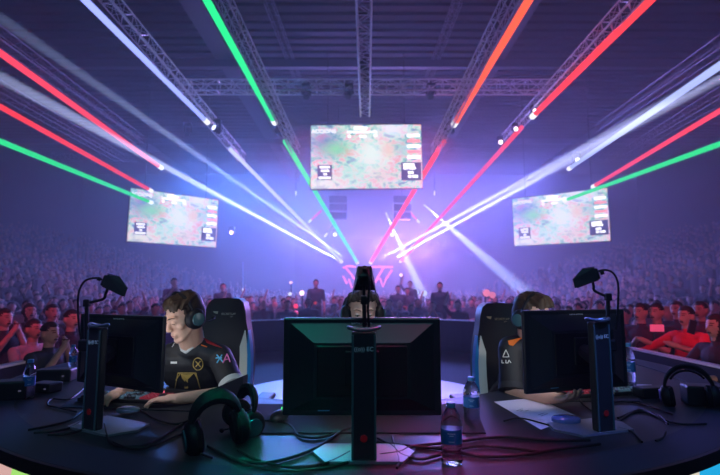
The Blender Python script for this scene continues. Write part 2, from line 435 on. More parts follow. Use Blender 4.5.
HD = [((217, 128), 17.4, (-.5, -1, .2), 'lamp at the near end of the thin pale violet tube', ('w', WB, 3)),
      ((280, 131), 17.5, (-.5, -1, .2), 'lamp between the two green tubes', None),
      ((449, 131), 17.5, (.5, -1, .2), 'lamp between the orange and red tubes', None),
      ((306, 92), 16.5, (.2, -.5, -1), 'lamp hanging left of centre under the silver cross truss', None),
      ((349, 92), 16.5, (-.3, -.5, -1), 'lamp hanging just left of the middle truss', None),
      ((431, 92), 16.5, (-.2, -.5, -1), 'lamp hanging near the right end of the cross truss', None),
      ((364, 62), 14.6, (0, -.3, -1), 'lamp under the middle truss, nearest the camera', None),
      ((366, 72), 15.6, (.2, -.3, -1), 'lamp under the middle truss close to the crossing', None),
      ((534, 113), 17.3, (0, -1, -.1), 'bright small lamp at the end of the thick red tube', ('wr', (1, .75, .8), 6)),
      ((515, 131), 18, (0, -1, -.1), 'middle of the bright lamps on the right truss', ('wr', (1, .75, .8), 6)),
      ((500, 144), 18.6, (0, -1, -.1), 'lowest of the bright lamps on the right truss', ('wr', (1, .75, .8), 6)),
      ((232, 232), 28, (0, -1, 0), 'round pinkish lamp right of the left screen', ('p', (1, .6, .85), 5)),
      ((335, 234), 30, (0, -1, 0), 'small white lamp left of the far stage', ('w2', (.9, .9, 1), 3)),
      ((392, 234), 30, (0, -1, 0), 'small white lamp right of the far stage', ('w2', (.9, .9, 1), 3)),
      ((188, 130), 20, (0, -.5, -1), 'dark lamp high behind the pale soft beam on the left', None),
      ((576, 160), 20, (0, -1, 0), 'lamp at the end of the pale blue tube', ('w2', (.9, .9, 1), 3))]
for (px, d, aim, lab, lens) in HD:
    p = at(px[0], px[1], d); moving_head(p + V((0, 0, .3)), aim, lab, lens, .62 if lens and lens[0] == 'wr' else .9)

# soft pale beams: true spotlights in the haze, a far lamp and a near lamp facing each other along each line
for (a, d0, bb, d1, ang, pf, pn, col) in (((347, 259), 30, (150, 122), 17, .9, 2800, 300, (.46, .58, 1)),
                                          ((336, 259), 30, (79, 120), 14, .8, 5000, 2600, (.55, .62, 1)),
                                          ((380, 259), 30, (612, 132), 15, .85, 4600, 900, (.52, .56, 1)),
                                          ((393, 259), 30, (560, 166), 17, .8, 4600, 1500, (.58, .62, 1))):
    P0, P1 = at(*a, d0), at(*bb, d1)
    spot('beam_spotlight', P0, P1, col, pf * 1000, ang, .25, .03); spot('beam_spotlight', P1, P0, col, pn * 100, ang * 1.1, .4, .10)
spot('beam_spotlight', at(386, 213, 29), at(419, 286, 27), (.5, .62, 1), 420000, 6, .5, .05)
spot('beam_spotlight', at(424, 205, 29), at(512, 281, 25), (.45, .55, 1), 420000, 6, .5, .05)

# wash lights in the rig
area('wash_light', (-7, 30, 8.0), (-3.5, 20, 1), (.08, .25, 1.0), 2100, 9, 3, 100)
area('wash_light', (7, 30, 8.0), (4, 19, 1), (.18, .20, 1), 2000, 9, 3, 100)
area('wash_light', (0, 36, 5.5), (0, 20, 3), (.28, .24, 1.0), 2300, 12, 3, 110)
area('wash_light', (3, 32, 4), (1, 20, 3), (.8, .25, .9), 600, 5, 2, 110)

spot('stage_floor_spotlight', (0, 5.9, 8.0), (0, 5.7, 0), (.78, .52, 1.0), 520, 21, .5, .3)
cd.dof.use_dof = True; cd.dof.focus_distance = 2.15; cd.dof.aperture_fstop = 2.8

area('house_light', (0, -2.5, 5.5), (0, 2.2, .9), (.14, .48, .66), 34, 3, 1, 120)  # unseen teal fill behind the camera, added to lift the monitor backs
# ================================================================== DESK
DC = V((0, 3.44, 0)); DESK = .75
A0, A1 = R(-90 - 112), R(-90 + 112)
def arc_band(b, r0, r1, z0, z1, a0=A0, a1=A1, n=120, m=None):
    """solid ring sector r0..r1, z0..z1 around the desk centre"""
    vs = []
    for i in range(n + 1):
        a = a0 + (a1 - a0) * i / n; c, s = math.cos(a), math.sin(a)
        for r, z in ((r0, z0), (r1, z0), (r1, z1), (r0, z1)): vs.append(DC + V((r * c, r * s, z)))
    fs = [(0, 1, 2, 3), tuple(4 * n + k for k in (3, 2, 1, 0))]
    for i in range(n):
        for k in range(4): fs.append((4 * i + k, 4 * i + (k + 1) % 4, 4 * i + 4 + (k + 1) % 4, 4 * i + 4 + k))
    b.add(vs, fs, m); return b
M_desk = mat('dark_desk_laminate', (.034, .036, .040), .40, noise_amt=.15, noise_scale=30, spec=.12)
M_band = mat('desk_outer_band', (.045, .048, .07), .6, spec=.15)
M_edge = mat('black_edge_strip', (.006, .006, .007), .5)
desk = thing('curved_desk', 'long curved black players desk with a lit picture panel along its front', 'desk', (0, 1.3, 0))
arc_band(MB(), 1.12, 1.968, DESK - .03, DESK).build('desktop', M_desk, desk)
arc_band(MB(), 1.970, 2.13, DESK - .028, DESK + .004).build('outer_band', M_band, desk)
arc_band(MB(), 2.131, 2.145, DESK - .038, DESK + .004).build('edge_strip', M_edge, desk)
arc_band(MB(), 1.10, 1.119, DESK - .04, DESK).build('inner_edge', M_edge, desk)
# lit front panel : blocks of colour, as an LED screen shows them
m = bpy.data.materials.new('led_picture'); m.use_nodes = True; nt = m.node_tree; nt.nodes.clear()
o_ = nt.nodes.new('ShaderNodeOutputMaterial'); e_ = nt.nodes.new('ShaderNodeEmission'); tc = nt.nodes.new('ShaderNodeTexCoord')
sx_ = nt.nodes.new('ShaderNodeSeparateXYZ'); nt.links.new(tc.outputs['Object'], sx_.inputs[0])
nz = nt.nodes.new('ShaderNodeTexNoise'); nz.inputs['Scale'].default_value = 5; nt.links.new(tc.outputs['Object'], nz.inputs['Vector'])
ad = nt.nodes.new('ShaderNodeMath'); ad.operation = 'MULTIPLY_ADD'; nt.links.new(nz.outputs['Fac'], ad.inputs[0]); ad.inputs[1].default_value = .10; nt.links.new(sx_.outputs[0], ad.inputs[2])
mr_ = nt.nodes.new('ShaderNodeMapRange'); mr_.inputs['From Min'].default_value = -2; mr_.inputs['From Max'].default_value = 2; nt.links.new(ad.outputs[0], mr_.inputs[0])
cr = nt.nodes.new('ShaderNodeValToRGB'); cr.color_ramp.interpolation = 'CONSTANT'; el = cr.color_ramp.elements
for i, (p, c) in enumerate(((0, (.75, .45, .42)), (.2225, (.42, .85, .20)), (.40, (.80, .74, .60)), (.782, (.02, .45, .85)), (.90, (.85, .5, .3)))):
    if i < 2: el[i].position = p; el[i].color = (*c, 1)
    else: n_ = el.new(p); n_.color = (*c, 1)
nt.links.new(mr_.outputs[0], cr.inputs[0]); nt.links.new(cr.outputs[0], e_.inputs[0]); e_.inputs[1].default_value = .9; nt.links.new(e_.outputs[0], o_.inputs[0])
arc_band(MB(), 2.06, 2.125, .08, DESK - .04).build('led_front_panel', m, desk)
arc_band(MB(), 2.0, 2.12, 0, .08).build('plinth', M_edge, desk)
arc_band(MB(), 1.16, 1.2, 0, DESK - .03).build('modesty_panel', M_edge, desk)

M_shell = mat('monitor_shell', (.022, .026, .032), .34, spec=.6)
M_shell2 = mat('monitor_panel', (.006, .007, .009), .55)
M_teal = mat('column_gloss', (.07, .13, .15), .22, spec=.7)
M_logo = mat('printed_logo_pale', (.9, .95, 1.0), .6)
M_label = mat('blue_label', (.15, .45, .75), .5)
M_chrome = mat('pale_handle', (.16, .22, .27), .35, .6)
M_redglow = emat('red_indicator', (1, .03, .03), 1.2)
M_cable = mat('black_rubber_cable', (.006, .006, .007), .5)

M_screen = emat('player_screen', (.62, .68, .80), 2.6)
def mon_frame(cx_, cy_, ang):
    """x axis along the monitor (towards image right when seen from behind), y axis away from camera"""
    x = V((math.cos(ang), math.sin(ang), 0)); y = V((-math.sin(ang), math.cos(ang), 0)); return x, y
def monitor(L, Rr, ztop, colbase, label, brand, H=.345, logo='monster'):
    """L, Rr: ends of the top edge of the back; colbase: where the column stands"""
    L, Rr = V(L), V(Rr); mid = (L + Rr) / 2; x = (Rr - L); x.z = 0; W = x.length; x.normalize(); y = V((-x.y, x.x, 0)); z = V((0, 0, 1))
    cb = V((colbase[0], colbase[1], DESK))
    t = thing('monitor', label, 'monitor', cb)
    B = basis(x, y, z); c = V((mid.x, mid.y, ztop - H / 2))
    def w(a, b_, c_): return c + x * a + y * b_ + z * c_
    # housing: back shell with chamfered edge rising to a raised centre panel
    b = MB(); b.rbox(w(0, .028, 0), (W, .022, H), .006, B)
    W2, H2 = W * .92, H * .9; vs = []; W3, H3 = W * .60, H * .56
    o1 = [(-W2 / 2, .018, -H2 / 2), (W2 / 2, .018, -H2 / 2), (W2 / 2, .018, H2 / 2), (-W2 / 2, .018, H2 / 2)]
    o2 = [(-W3 / 2, -.022, -H3 / 2 - .01), (W3 / 2, -.022, -H3 / 2 - .01), (W3 / 2, -.022, H3 / 2 - .01), (-W3 / 2, -.022, H3 / 2 - .01)]
    b.add([w(*p) for p in o1 + o2], [(3, 2, 1, 0), (4, 5, 6, 7)] + [(i, (i + 1) % 4, 4 + (i + 1) % 4, 4 + i) for i in range(4)])
    b.build('housing', M_shell, t)
    b = MB(); b.rbox(w(0, -.024, -.01), (W3 * .93, .006, H3 * .9), .003, B); b.build('back_panel', M_shell2, t)
    b = MB(); b.box(w(0, .0405, .004), (W * .965, .003, H * .93), B); b.build('screen', M_screen, t)
    # labels
    b = MB(); b.box(w(-W * .24, .0165, -H * .42), (.042, .002, .022), B); b.build('sticker', M_label, t)
    text_mesh('brand_lettering', brand, .017, w(0, .0155, H * .43), basis(x, z, -y), M_logo, t)
    # column, leaning a little from the foot to the top
    off = (c - cb); off.z = 0
    cx = V((1, 0, 0)) if abs(mid.x) < .2 else x
    cy = V((-cx.y, cx.x, 0)); CB = basis(cx, cy, z)
    CW = .078; top = ztop - .03
    b = MB(); b.rbox(cb + z * ((top - DESK) / 2 + .004), (CW, .034, top - DESK - .008), .008, CB, seg=3)
    col = b.build('stand_column', M_shell, t)
    b = MB()
    for k in (-1, 1): b.rbox(cb + cx * k * (CW / 2 - .004) - cy * .017 + z * ((top - DESK) / 2), (.007, .006, top - DESK - .02), .002, CB)
    b.build('column_trim', M_teal, col)
    b = MB(); a0 = w(0, -.02, 0); a1 = V((cb.x, cb.y, a0.z)); d_ = (a0 - a1).normalized(); b.tube([a0, a1 + d_ * .012], .03, 12); b.rbox(w(0, -.028, 0), (.12, .012, .12), .004, B); b.build('neck_joint', M_shell2, t)
    # carrying handle: flattened ring on top of the column
    b = MB(); hc = cb + z * (top - DESK + .004)
    pts = [hc + cx * (.050 * math.cos(a)) + cy * (.022 * math.sin(a)) + z * (.004 * math.cos(2 * a) + .004) for a in [2 * PI * k / 28 for k in range(28)]]
    b.tube(pts, .0055, 8, closed=True); b.build('carry_handle', M_chrome, t, smooth=True)
    # small print on the column
    text_mesh('column_logo', '((o)) EC', .0185, cb - cy * .0182 + z * (top - DESK - .055), basis(cx, z, -cy), M_logo, col)
    b = MB(); b.tube([cb - cy * .0175 + z * .075, cb - cy * .020 + z * .075], .011, 14); b.build('cable_hole_ring', M_redglow if False else mat('red_ring', (.22, .01, .015), .4, emit=(1, .02, .03), strength=.02), col)
    # foot plate
    b = MB(); f = cb + cy * .05
    poly = [(-.165, .02), (-.12, -.075), (.12, -.075), (.165, .02), (.13, .10), (-.13, .10)]
    b.prism(poly, f + z * .0015, cx, cy, z * .008); b.build('foot_plate', mat('foot_plate_satin', (.30, .31, .36), .30, .5), t)
    b = MB(); b.lathe([(.001, .022), (.02, .021), (.032, .017), (.035, .010), (.035, .0015)], f - cx * .095 + cy * .015 + z * .0085, 24, B); 
    return t, cb, cx, cy, c

monC, cbC, cxC, cyC, _ = monitor(at(283, 318, 1.75), at(441, 318, 1.75), at(362, 318, 1.75).z, (at(364, 440, 1.5).x, 1.555), 'central black monitor seen squarely from behind, hiding most of its player', 'MONSTER')
Lp, Rp = at(77, 314, 2.35), at(160, 317, 2.08)
monL, cbL, cxL, cyL, _ = monitor(Lp, Rp, 1.167, (at(90, 425, 1.86).x, 1.88), 'black monitor at the left seat, turned away with its broad column on its left', 'MONSTER', H=.325)
Lp, Rp = at(526, 312, 2.12), at(627, 308, 2.30)
monR, cbR, cxR, cyR, _ = monitor(Lp, Rp, 1.190, (at(606, 430, 1.84).x, 1.86), 'black monitor at the right seat, turned away with its broad column on its right', 'MONSTER', H=.36)

# oval control pucks lying on the foot plates
def puck(p, label, col, s=1.0):
    b = MB(); b.lathe([(.001, .020), (.02, .0195), (.036, .016), (.043, .010), (.043, 0)], (0, 0, 0), 28)
    o = b.build('control_puck', mat('puck_' + label[:6].strip(), col, .18, spec=.8, coat=1), smooth=True); o.location = p; o.scale = (s * 1.15, s * .85, s); tag(o, label, 'remote control'); return o
puck(at_z(128, 411, DESK + .011) + V((0, 0, 0)), 'glossy iridescent oval puck on the left monitor foot', (.25, .35, .42), 1.0)
puck(at_z(566, 421, DESK + .011), 'blue shining oval puck beside the right monitor foot', (.16, .2, .6), 1.15)
# soft tablet shaped bases glowing on the desk
def slabthing(name, poly, m, label, cat, h=.012, z0=DESK + .001):
    c = sum((V((p.x, p.y, 0)) for p in poly), V()) / len(poly); b = MB()
    b.prism([(p.x - c.x, p.y - c.y) for p in poly], (c.x, c.y, z0), (1, 0, 0), (0, 1, 0), (0, 0, h)); o = b.build(name, m); tag(o, label, cat); return o
M_pad = mat('cloth_mouse_mat', (.010, .010, .013), .85, noise_amt=.2, noise_scale=200)
slabthing('mouse_mat', [at_z(236, 434, DESK), at_z(486, 434, DESK), at_z(474, 405, DESK), at_z(248, 405, DESK)], M_pad, 'wide black cloth mouse mat under the central monitor', 'mouse mat', .004)
slabthing('mouse_mat', [at_z(60, 408, DESK), at_z(196, 412, DESK), at_z(214, 394, DESK), at_z(92, 386, DESK)], M_pad, 'black cloth mouse mat under the keyboard at the left seat', 'mouse mat', .004)
slabthing('mouse_mat', [at_z(560, 402, DESK), at_z(640, 402, DESK), at_z(636, 383, DESK), at_z(540, 383, DESK)], M_pad, 'black cloth mouse mat under the keyboard at the right seat', 'mouse mat', .004)
M_pap = mat('lilac_lit_paper', (.72, .66, .74), .8)
pp = slabthing('paper_sheet', [at_z(541, 430, DESK), at_z(576, 416, DESK), at_z(536, 398, DESK), at_z(494, 402, DESK)], M_pap, 'white paper sheet lying between the front bottles and the right monitor', 'paper', .0006)
# printed marks on the sheet
b = MB(); q = at_z(541, 414, DESK + .0018); ux = (at_z(576, 416, DESK) - at_z(541, 430, DESK)).normalized(); uy = V((-ux.y, ux.x, 0))
for i, (a, c_, L_) in enumerate(((0, 0, .05), (0, -.016, .06), (.012, .07, .03), (-.01, .085, .02), (0, .10, .05))):
    b.box(q + ux * a + uy * c_ * 1.0, (L_, .004, .0004), basis(ux, uy, V((0, 0, 1))))
b.build('printed_lines', mat('faded_ink', (.25, .2, .28), .8), pp)
slabthing('paper_sheet', [at_z(626, 391, DESK), at_z(656, 390, DESK), at_z(652, 385, DESK), at_z(628, 384, DESK)], M_pap, 'small white paper beside the bottle at the right seat', 'paper', .0006)

# ---------------------------------------------------------------- keyboards
M_key = mat('key_caps', (.03, .032, .04), .4); M_keylit = mat('key_caps_backlit', (.05, .07, .09), .4, emit=(.25, .55, .8), strength=.10)
M_keyred = mat('key_caps_red', (.1, .02, .03), .4, emit=(1, .08, .15), strength=.12)
def keyboard(c, ang, label, w=.42, d=.13, redside=1):
    t = thing('keyboard', label, 'keyboard', c, ang); Rz = Matrix.Rotation(ang, 3, 'Z'); c = V(c)
    b = MB(); b.rbox(c + V((0, 0, .010)), (w, d, .018), .004, Rz); b.build('case', M_plast, t)
    b = MB(); rows, cols = 5, 21
    for r_ in range(rows):
        for k in range(cols):
            if r_ == 0 and 4 < k < 9: continue
            lx = -w / 2 + .02 + k * (w - .04) / (cols - 1); ly = -d / 2 + .018 + r_ * (d - .036) / (rows - 1)
            hue = M_keyred if (k - cols / 2) * redside > 4 else (M_keylit if random.random() < .45 else M_key)
            b.box(c + Rz @ V((lx, ly, .0235)), (.0155, .0165, .009), Rz, hue, .8)
    b.box(c + Rz @ V((-w / 2 + .02 + 6.5 * (w - .04) / (cols - 1), -d / 2 + .018, .0235)), (.078, .0165, .009), Rz, M_key, .9)
    k = b.build('keys', None, t)
    b = MB(); b.box(c + Rz @ V((0, d / 2 + .001, .012)), (w * .96, .002, .004), Rz); b.build('light_strip', emat('kb_strip', (.3, .7, .9), .35), t)
    return t
kl = at_z(128, 400, DESK + .004); keyboard(kl, R(-8), 'backlit keyboard under the left monitor, played by the man in the gold badge jersey', .44, redside=1)
kr = at_z(600, 394, DESK + .004); keyboard(kr, R(14), 'backlit keyboard behind the right monitor', .42, redside=-1)
keyboard(V((.02, 2.13, DESK + .005)), 0, 'keyboard hidden behind the central monitor', .42) if False else None

def mouse(p, ang, label, glow=None):
    t = thing('computer_mouse', label, 'mouse', p, ang); Rz = Matrix.Rotation(ang, 3, 'Z'); b = MB()
    b.ell(V(p) + V((0, 0, .006)), (.031, .058, .030), Rz, nu=18, nv=10)
    b.v = [(x, y, max(z, p[2])) for x, y, z in b.v]; b.build('body', M_plast, t, smooth=True)
    b = MB(); b.tube([V(p) + Rz @ V((-.004, -.03, .033)), V(p) + Rz @ V((.004, -.03, .033))], .009, 12); b.build('scroll_wheel', mat('wheel_glow_' + label[:5].replace(' ', ''), (.05, .1, .06), .4, emit=glow, strength=1.2) if glow else M_blk, t)
    return t
mouse(at_z(279, 419, DESK + .005), R(160), 'small black mouse with green and red glow beside the central monitor', (.1, 1, .3))
mouse(at_z(163, 401, DESK + .005), R(200), 'black mouse under the hand of the left player', (1, .1, .2))

# ---------------------------------------------------------------- bottles
M_pet = mat('clear_bottle_plastic', (.80, .90, 1.0), .08, trans=1.0, ior=1.25, spec=.6)
M_blab = mat('blue_bottle_label', (.03, .16, .50), .4, noise_amt=.3, noise_scale=60)
M_bcap = mat('blue_bottle_cap', (.08, .30, .62), .4)
M_lett = mat('label_white_print', (.5, .68, .9), .5)
def bottle(p, h, label, rs=1.0):
    t = thing('water_bottle', label, 'bottle', p); s = h / .215; b = MB()
    prof = [(.001, .004), (.022, .001), (.029, .003), (.0305, .010)]
    z = .014
    while z < .062: prof += [(.0300, z), (.0285, z + .004)]; z += .009
    prof += [(.0305, .068), (.0295, .072), (.0295, .125), (.0305, .129), (.0300, .145), (.026, .165), (.017, .186), (.0125, .193), (.0125, .200)]
    b.lathe([(r * s * rs, z_ * s) for r, z_ in prof], p, 28); b.build('bottle_body', M_pet, t, smooth=60)
    b = MB(); b.lathe([(.0298 * s * rs, .074 * s), (.0302 * s * rs, .074 * s), (.0302 * s * rs, .124 * s), (.0298 * s * rs, .124 * s)], p, 28); lb = b.build('paper_label', M_blab, t, smooth=True)
    b = MB(); b.lathe([(.015 * s, .197 * s), (.0155 * s, .199 * s), (.0155 * s, .213 * s), (.014 * s, .215 * s), (.001, .215 * s)], p, 24); b.build('cap', M_bcap, t, smooth=30)
    # print on the label: two bands and a round mark facing the hall
    b = MB(); to = (V((0, 0, 0)) - V((p[0], p[1], 0))).normalized(); a = math.atan2(to.y, to.x)
    for zz, span in ((.084, .5), (.112, .7), (.105, .4)):
        pts = [V(p) + V((.0308 * s * rs * math.cos(a + k), .0308 * s * rs * math.sin(a + k), zz * s)) for k in [span * (i / 6 - .5) for i in range(7)]]
        b.tube(pts, .0012 * s, 4)
    b.build('label_print', M_lett, lb); return t
bottle(at_z(452, 463, DESK), .182, 'water bottle with blue label standing nearest the camera, right of the central monitor', 1.28)
bottle(at_z(472, 422, DESK), .178, 'water bottle behind the nearest one, beside the paper sheet', 1.3)
bottle(at_z(28, 399, DESK), .19, 'dim water bottle at the far left end of the desk')
bottle(at_z(630, 386, DESK), .235, 'water bottle standing just behind the right monitor')
bottle(at_z(72, 371, DESK), .17, 'small clear bottle behind the left monitor column, near the barrier')

# ---------------------------------------------------------------- webcams on stands
M_cam = mat('camera_black', (.010, .011, .014), .45)
def webcam(base, neck, box_c, aim, label, elbow, cable, q_=.84):
    """clamped pole beside the column, crooked arm, box camera with flared hood"""
    base, neck, box_c, elbow = V(base), V(neck), V(box_c), V(elbow)
    t = thing('webcam_on_arm', label, 'camera', base)
    b = MB(); b.tube([base, neck], .0075, 10); b.build('pole', M_blk, t)
    b = MB(); b.rbox(base + V((0, 0, .0)), (.05, .045, .045), .006); b.build('clamp', M_blk, t); b = MB(); b.rbox(neck, (.024, .024, .03), .005); b.build('hinge', M_blk, t)
    b = MB(); b.tube(catmull([neck, elbow, elbow + (box_c - elbow) * .5 + V((0, 0, -.012)), box_c - V((0, 0, .02))], 6), .0055, 8); b.build('arm', M_blk, t)
    aim = V(aim).normalized(); side = aim.cross(V((0, 0, 1))).normalized(); up = side.cross(aim); B = basis(side, aim, up)
    b = MB(); b.rbox(box_c, (.048 * q_, .062 * q_, .052 * q_), .005, B); cb_ = b.build('camera_body', M_cam, t)
    # hood: roof and two tapering side flaps opening forward
    b = MB(); h = .085 * q_
    for s_ in (-1, 1):
        q = [box_c + side * s_ * .027 * q_ + aim * -.02 * q_ + up * .03 * q_, box_c + side * s_ * .027 * q_ + aim * -.02 * q_ + up * -.03 * q_, box_c + side * s_ * .05 * q_ + aim * h + up * -.045 * q_, box_c + side * s_ * .046 * q_ + aim * h * .98 + up * -.005 * q_, box_c + side * s_ * .030 * q_ + aim * .03 * q_ + up * .036 * q_]
        n_ = side * s_ * .0025 * q_; b.add(q + [p + n_ for p in q], [(0, 1, 2, 3, 4), (9, 8, 7, 6, 5)] + [(i, (i + 1) % 5, 5 + (i + 1) % 5, 5 + i) for i in range(5)])
    q = [box_c + side * -.027 * q_ + aim * -.02 * q_ + up * .033 * q_, box_c + side * .027 * q_ + aim * -.02 * q_ + up * .033 * q_, box_c + side * .030 * q_ + aim * .03 * q_ + up * .037 * q_, box_c + side * .048 * q_ + aim * h + up * -.005 * q_, box_c + side * -.048 * q_ + aim * h + up * -.005 * q_, box_c + side * -.030 * q_ + aim * .03 * q_ + up * .037 * q_]
    n_ = up * .0025 * q_; b.add(q + [p + n_ for p in q], [(0, 1, 2, 5), (5, 2, 3, 4), (6, 9 + 2, 8, 7), (11, 10, 9, 8)] + [(i, (i + 1) % 6, 6 + (i + 1) % 6, 6 + i) for i in range(6)])
    b.build('hood', M_cam, t)
    b = MB(); b.tube([box_c + aim * .03, box_c + aim * .045], .016, 16); b.build('lens', M_blk, cb_)
    b = MB(); b.tube([box_c - aim * .031, box_c - aim * .045], .008, 10); b.tube(catmull(cable, 8), .0042, 8); b.build('cable', M_cable, t, smooth=True)
    return t
# left
D = 1.93
webcam(at(87, 345, D), at(87, 303, D), at(109, 282, D), ((at(125, 290, D) - at(110, 284, D)).normalized() + V((0, .55, 0))), 'webcam with flared hood on a crooked arm above the left monitor', at(103, 299, D),
       [at(105, 281, D), at(96, 278, D), at(85, 281, D), at(79, 292, D), at(78, 308, D), at(79, 325, D), at(82, 345, D)])
webcam(at(608, 345, D), at(608, 297, D), at(592, 275, D), ((at(575, 281, D) - at(590, 277, D)).normalized() + V((0, .55, 0))), 'webcam with flared hood on a crooked arm above the right monitor', at(595, 291, D),
       [at(594, 273, D), at(604, 270, D), at(613, 273, D), at(618, 284, D), at(618, 305, D), at(616, 330, D)])
D = 1.62
webcam(at(365, 340, D), at(364, 300, D), at(364.5, 276, D), (0, 1, -.8), 'webcam with flared hood on a slim pole above the central monitor', at(364, 290, D),
       [at(367, 272, D - .03), at(369, 278, D - .06), at(369, 292, D - .05), at(368, 310, D - .05), at(370, 335, D - .03)])

# ---------------------------------------------------------------- loose headsets
M_cup = mat('headset_cup', (.008, .009, .012), .5, spec=.3); M_cushion = mat('headset_cushion', (.008, .008, .010), .9, spec=.2); M_hteal = mat('headset_plate_teal', (.05, .14, .16), .25, coat=.5)
M_hband = mat('headset_band', (.010, .011, .014), .6, spec=.3)
def headset(name_label, c, M, w=.085, h=.20, cup=.045, accent=None, group=None, mic=True, fat=.012, cat='headset'):
    """c: midpoint between cups; M columns: x = cup to cup, y = forward, z = up (band)"""
    c = V(c); t = thing('gaming_headset', name_label, cat, c)
    def W(a, b_, c_): return c + M @ V((a, b_, c_))
    for s_ in (-1, 1):
        b = MB(); Mx = M @ Matrix.Rotation(R(90) * s_, 3, 'Y')
        b.lathe([(cup * .7, -.006), (cup, -.004), (cup * 1.02, .006), (cup * .92, .022), (cup * .6, .030), (.001, .032)], W(s_ * w, 0, 0), 24, Mx)
        e = b.build('ear_cup', M_cup, t, smooth=50)
        b = MB(); b.lathe([(cup * .45, -.022), (cup * .8, -.024), (cup * .98, -.016), (cup * .95, -.004), (cup * .5, -.004)], W(s_ * w, 0, 0), 20, Mx); b.build('ear_cushion', M_cushion, e, smooth=True)
        b = MB(); b.lathe([(cup * .66, .026), (cup * .62, .0335), (.001, .036)], W(s_ * w, 0, 0), 20, Mx); b.build('cup_plate', accent or M_hteal, e, smooth=True)
    b = MB(); pts = [W((w + .008) * math.cos(a), -.004, .03 + (h - .07) * math.sin(a)) for a in [PI * k / 22 for k in range(23)]]
    pts = [W(w + .014, 0, -.005)] + pts + [W(-w - .014, 0, -.005)]
    b.tube(pts, [.008] + [.008 + fat * math.sin(PI * k / 22) for k in range(23)] + [.008], 8, flat=.6); b.build('headband', M_hband, t, smooth=True)
    b = MB(); pts2 = [W((w - .006) * math.cos(a), -.004, .028 + (h - .088) * math.sin(a)) for a in [R(35) + R(110) * k / 14 for k in range(15)]]; b.tube(pts2, .008, 8, flat=.6); b.build('band_padding', M_cushion, t, smooth=True)
    if mic:
        b = MB(); b.tube(catmull([W(w + .02, .01, -.01), W(w + .022, .05, -.035), W(w + .005, .10, -.05), W(w - .03, .12, -.055)], 6), .0028, 6); b.ell(W(w - .035, .12, -.055), (.009, .012, .008), M); b.build('microphone', M_blk, t, smooth=True)
    return t
Mh = Euler((R(8), R(-8), R(28))).to_matrix(); headset('large black headset standing on its cups in front of the left player', at_z(217, 432, DESK + .055) , Mh, .074, .165, .058, fat=.024)
Mh = Euler((R(-12), R(12), R(-50))).to_matrix(); headset('round cupped black headset behind the large one, left of the central monitor', at_z(243, 418, DESK + .052), Mh, .058, .15, .054, mic=False, fat=.018)
Mh = Euler((R(5), R(-6), R(-28))).to_matrix(); headset('black headset lying at the right end of the desk', at_z(690, 396, DESK + .052), Mh, .085, .175, .048, accent=mat('cup_plate_violet', (.12, .07, .3), .3))
# dark angular slab standing in for a chair armrest behind the headsets
b = MB(); q0 = at(206, 392, 2.22); q1 = at(243, 376, 2.22); q2 = at(243, 392, 2.22); q3 = at(238, 403, 2.22)
b.add([q0, q1, q2, q3] + [q + V((.01, .05, 0)) for q in (q0, q1, q2, q3)], [(0, 1, 2, 3), (7, 6, 5, 4)] + [(i, (i + 1) % 4, 4 + (i + 1) % 4, 4 + i) for i in range(4)])
o = b.build('headset_case', mat('case_dark', (.03, .025, .04), .5)); tag(o, 'dark folded case leaning behind the loose headsets', 'case')

# dark boxes and adapters at the desk ends
for (px, py, s_, rz, lab) in (((12), 399, (.14, .10, .09), 20, 'black equipment box at the far left end of the desk'), (55, 381, (.20, .10, .07), 10, 'low black switch box near the left end of the desk'), (46, 392, (.12, .09, .05), -12, 'black adapter box beside the dim bottle on the left'),
                              (652, 397, (.16, .08, .05), 10, 'black adapter box in front of the small paper on the right'), (704, 405, (.16, .1, .09), -15, 'black box at the far right end of the desk')):
    p = at_z(px, py, DESK); t = thing('equipment_box', lab, 'box', p, R(rz)); b = MB(); Rz = Matrix.Rotation(R(rz), 3, 'Z')
    b.rbox(p + V((0, 0, s_[2] / 2 + .001)), s_, .008, Rz); b.build('casing', M_plast, t)
    b = MB(); b.box(p + Rz @ V((s_[0] * .3, -s_[1] / 2 - .0005, s_[2] * .5)), (.012, .002, .006), Rz); b.build('status_light', emat('status_violet', (.5, .5, .9), .12), t)

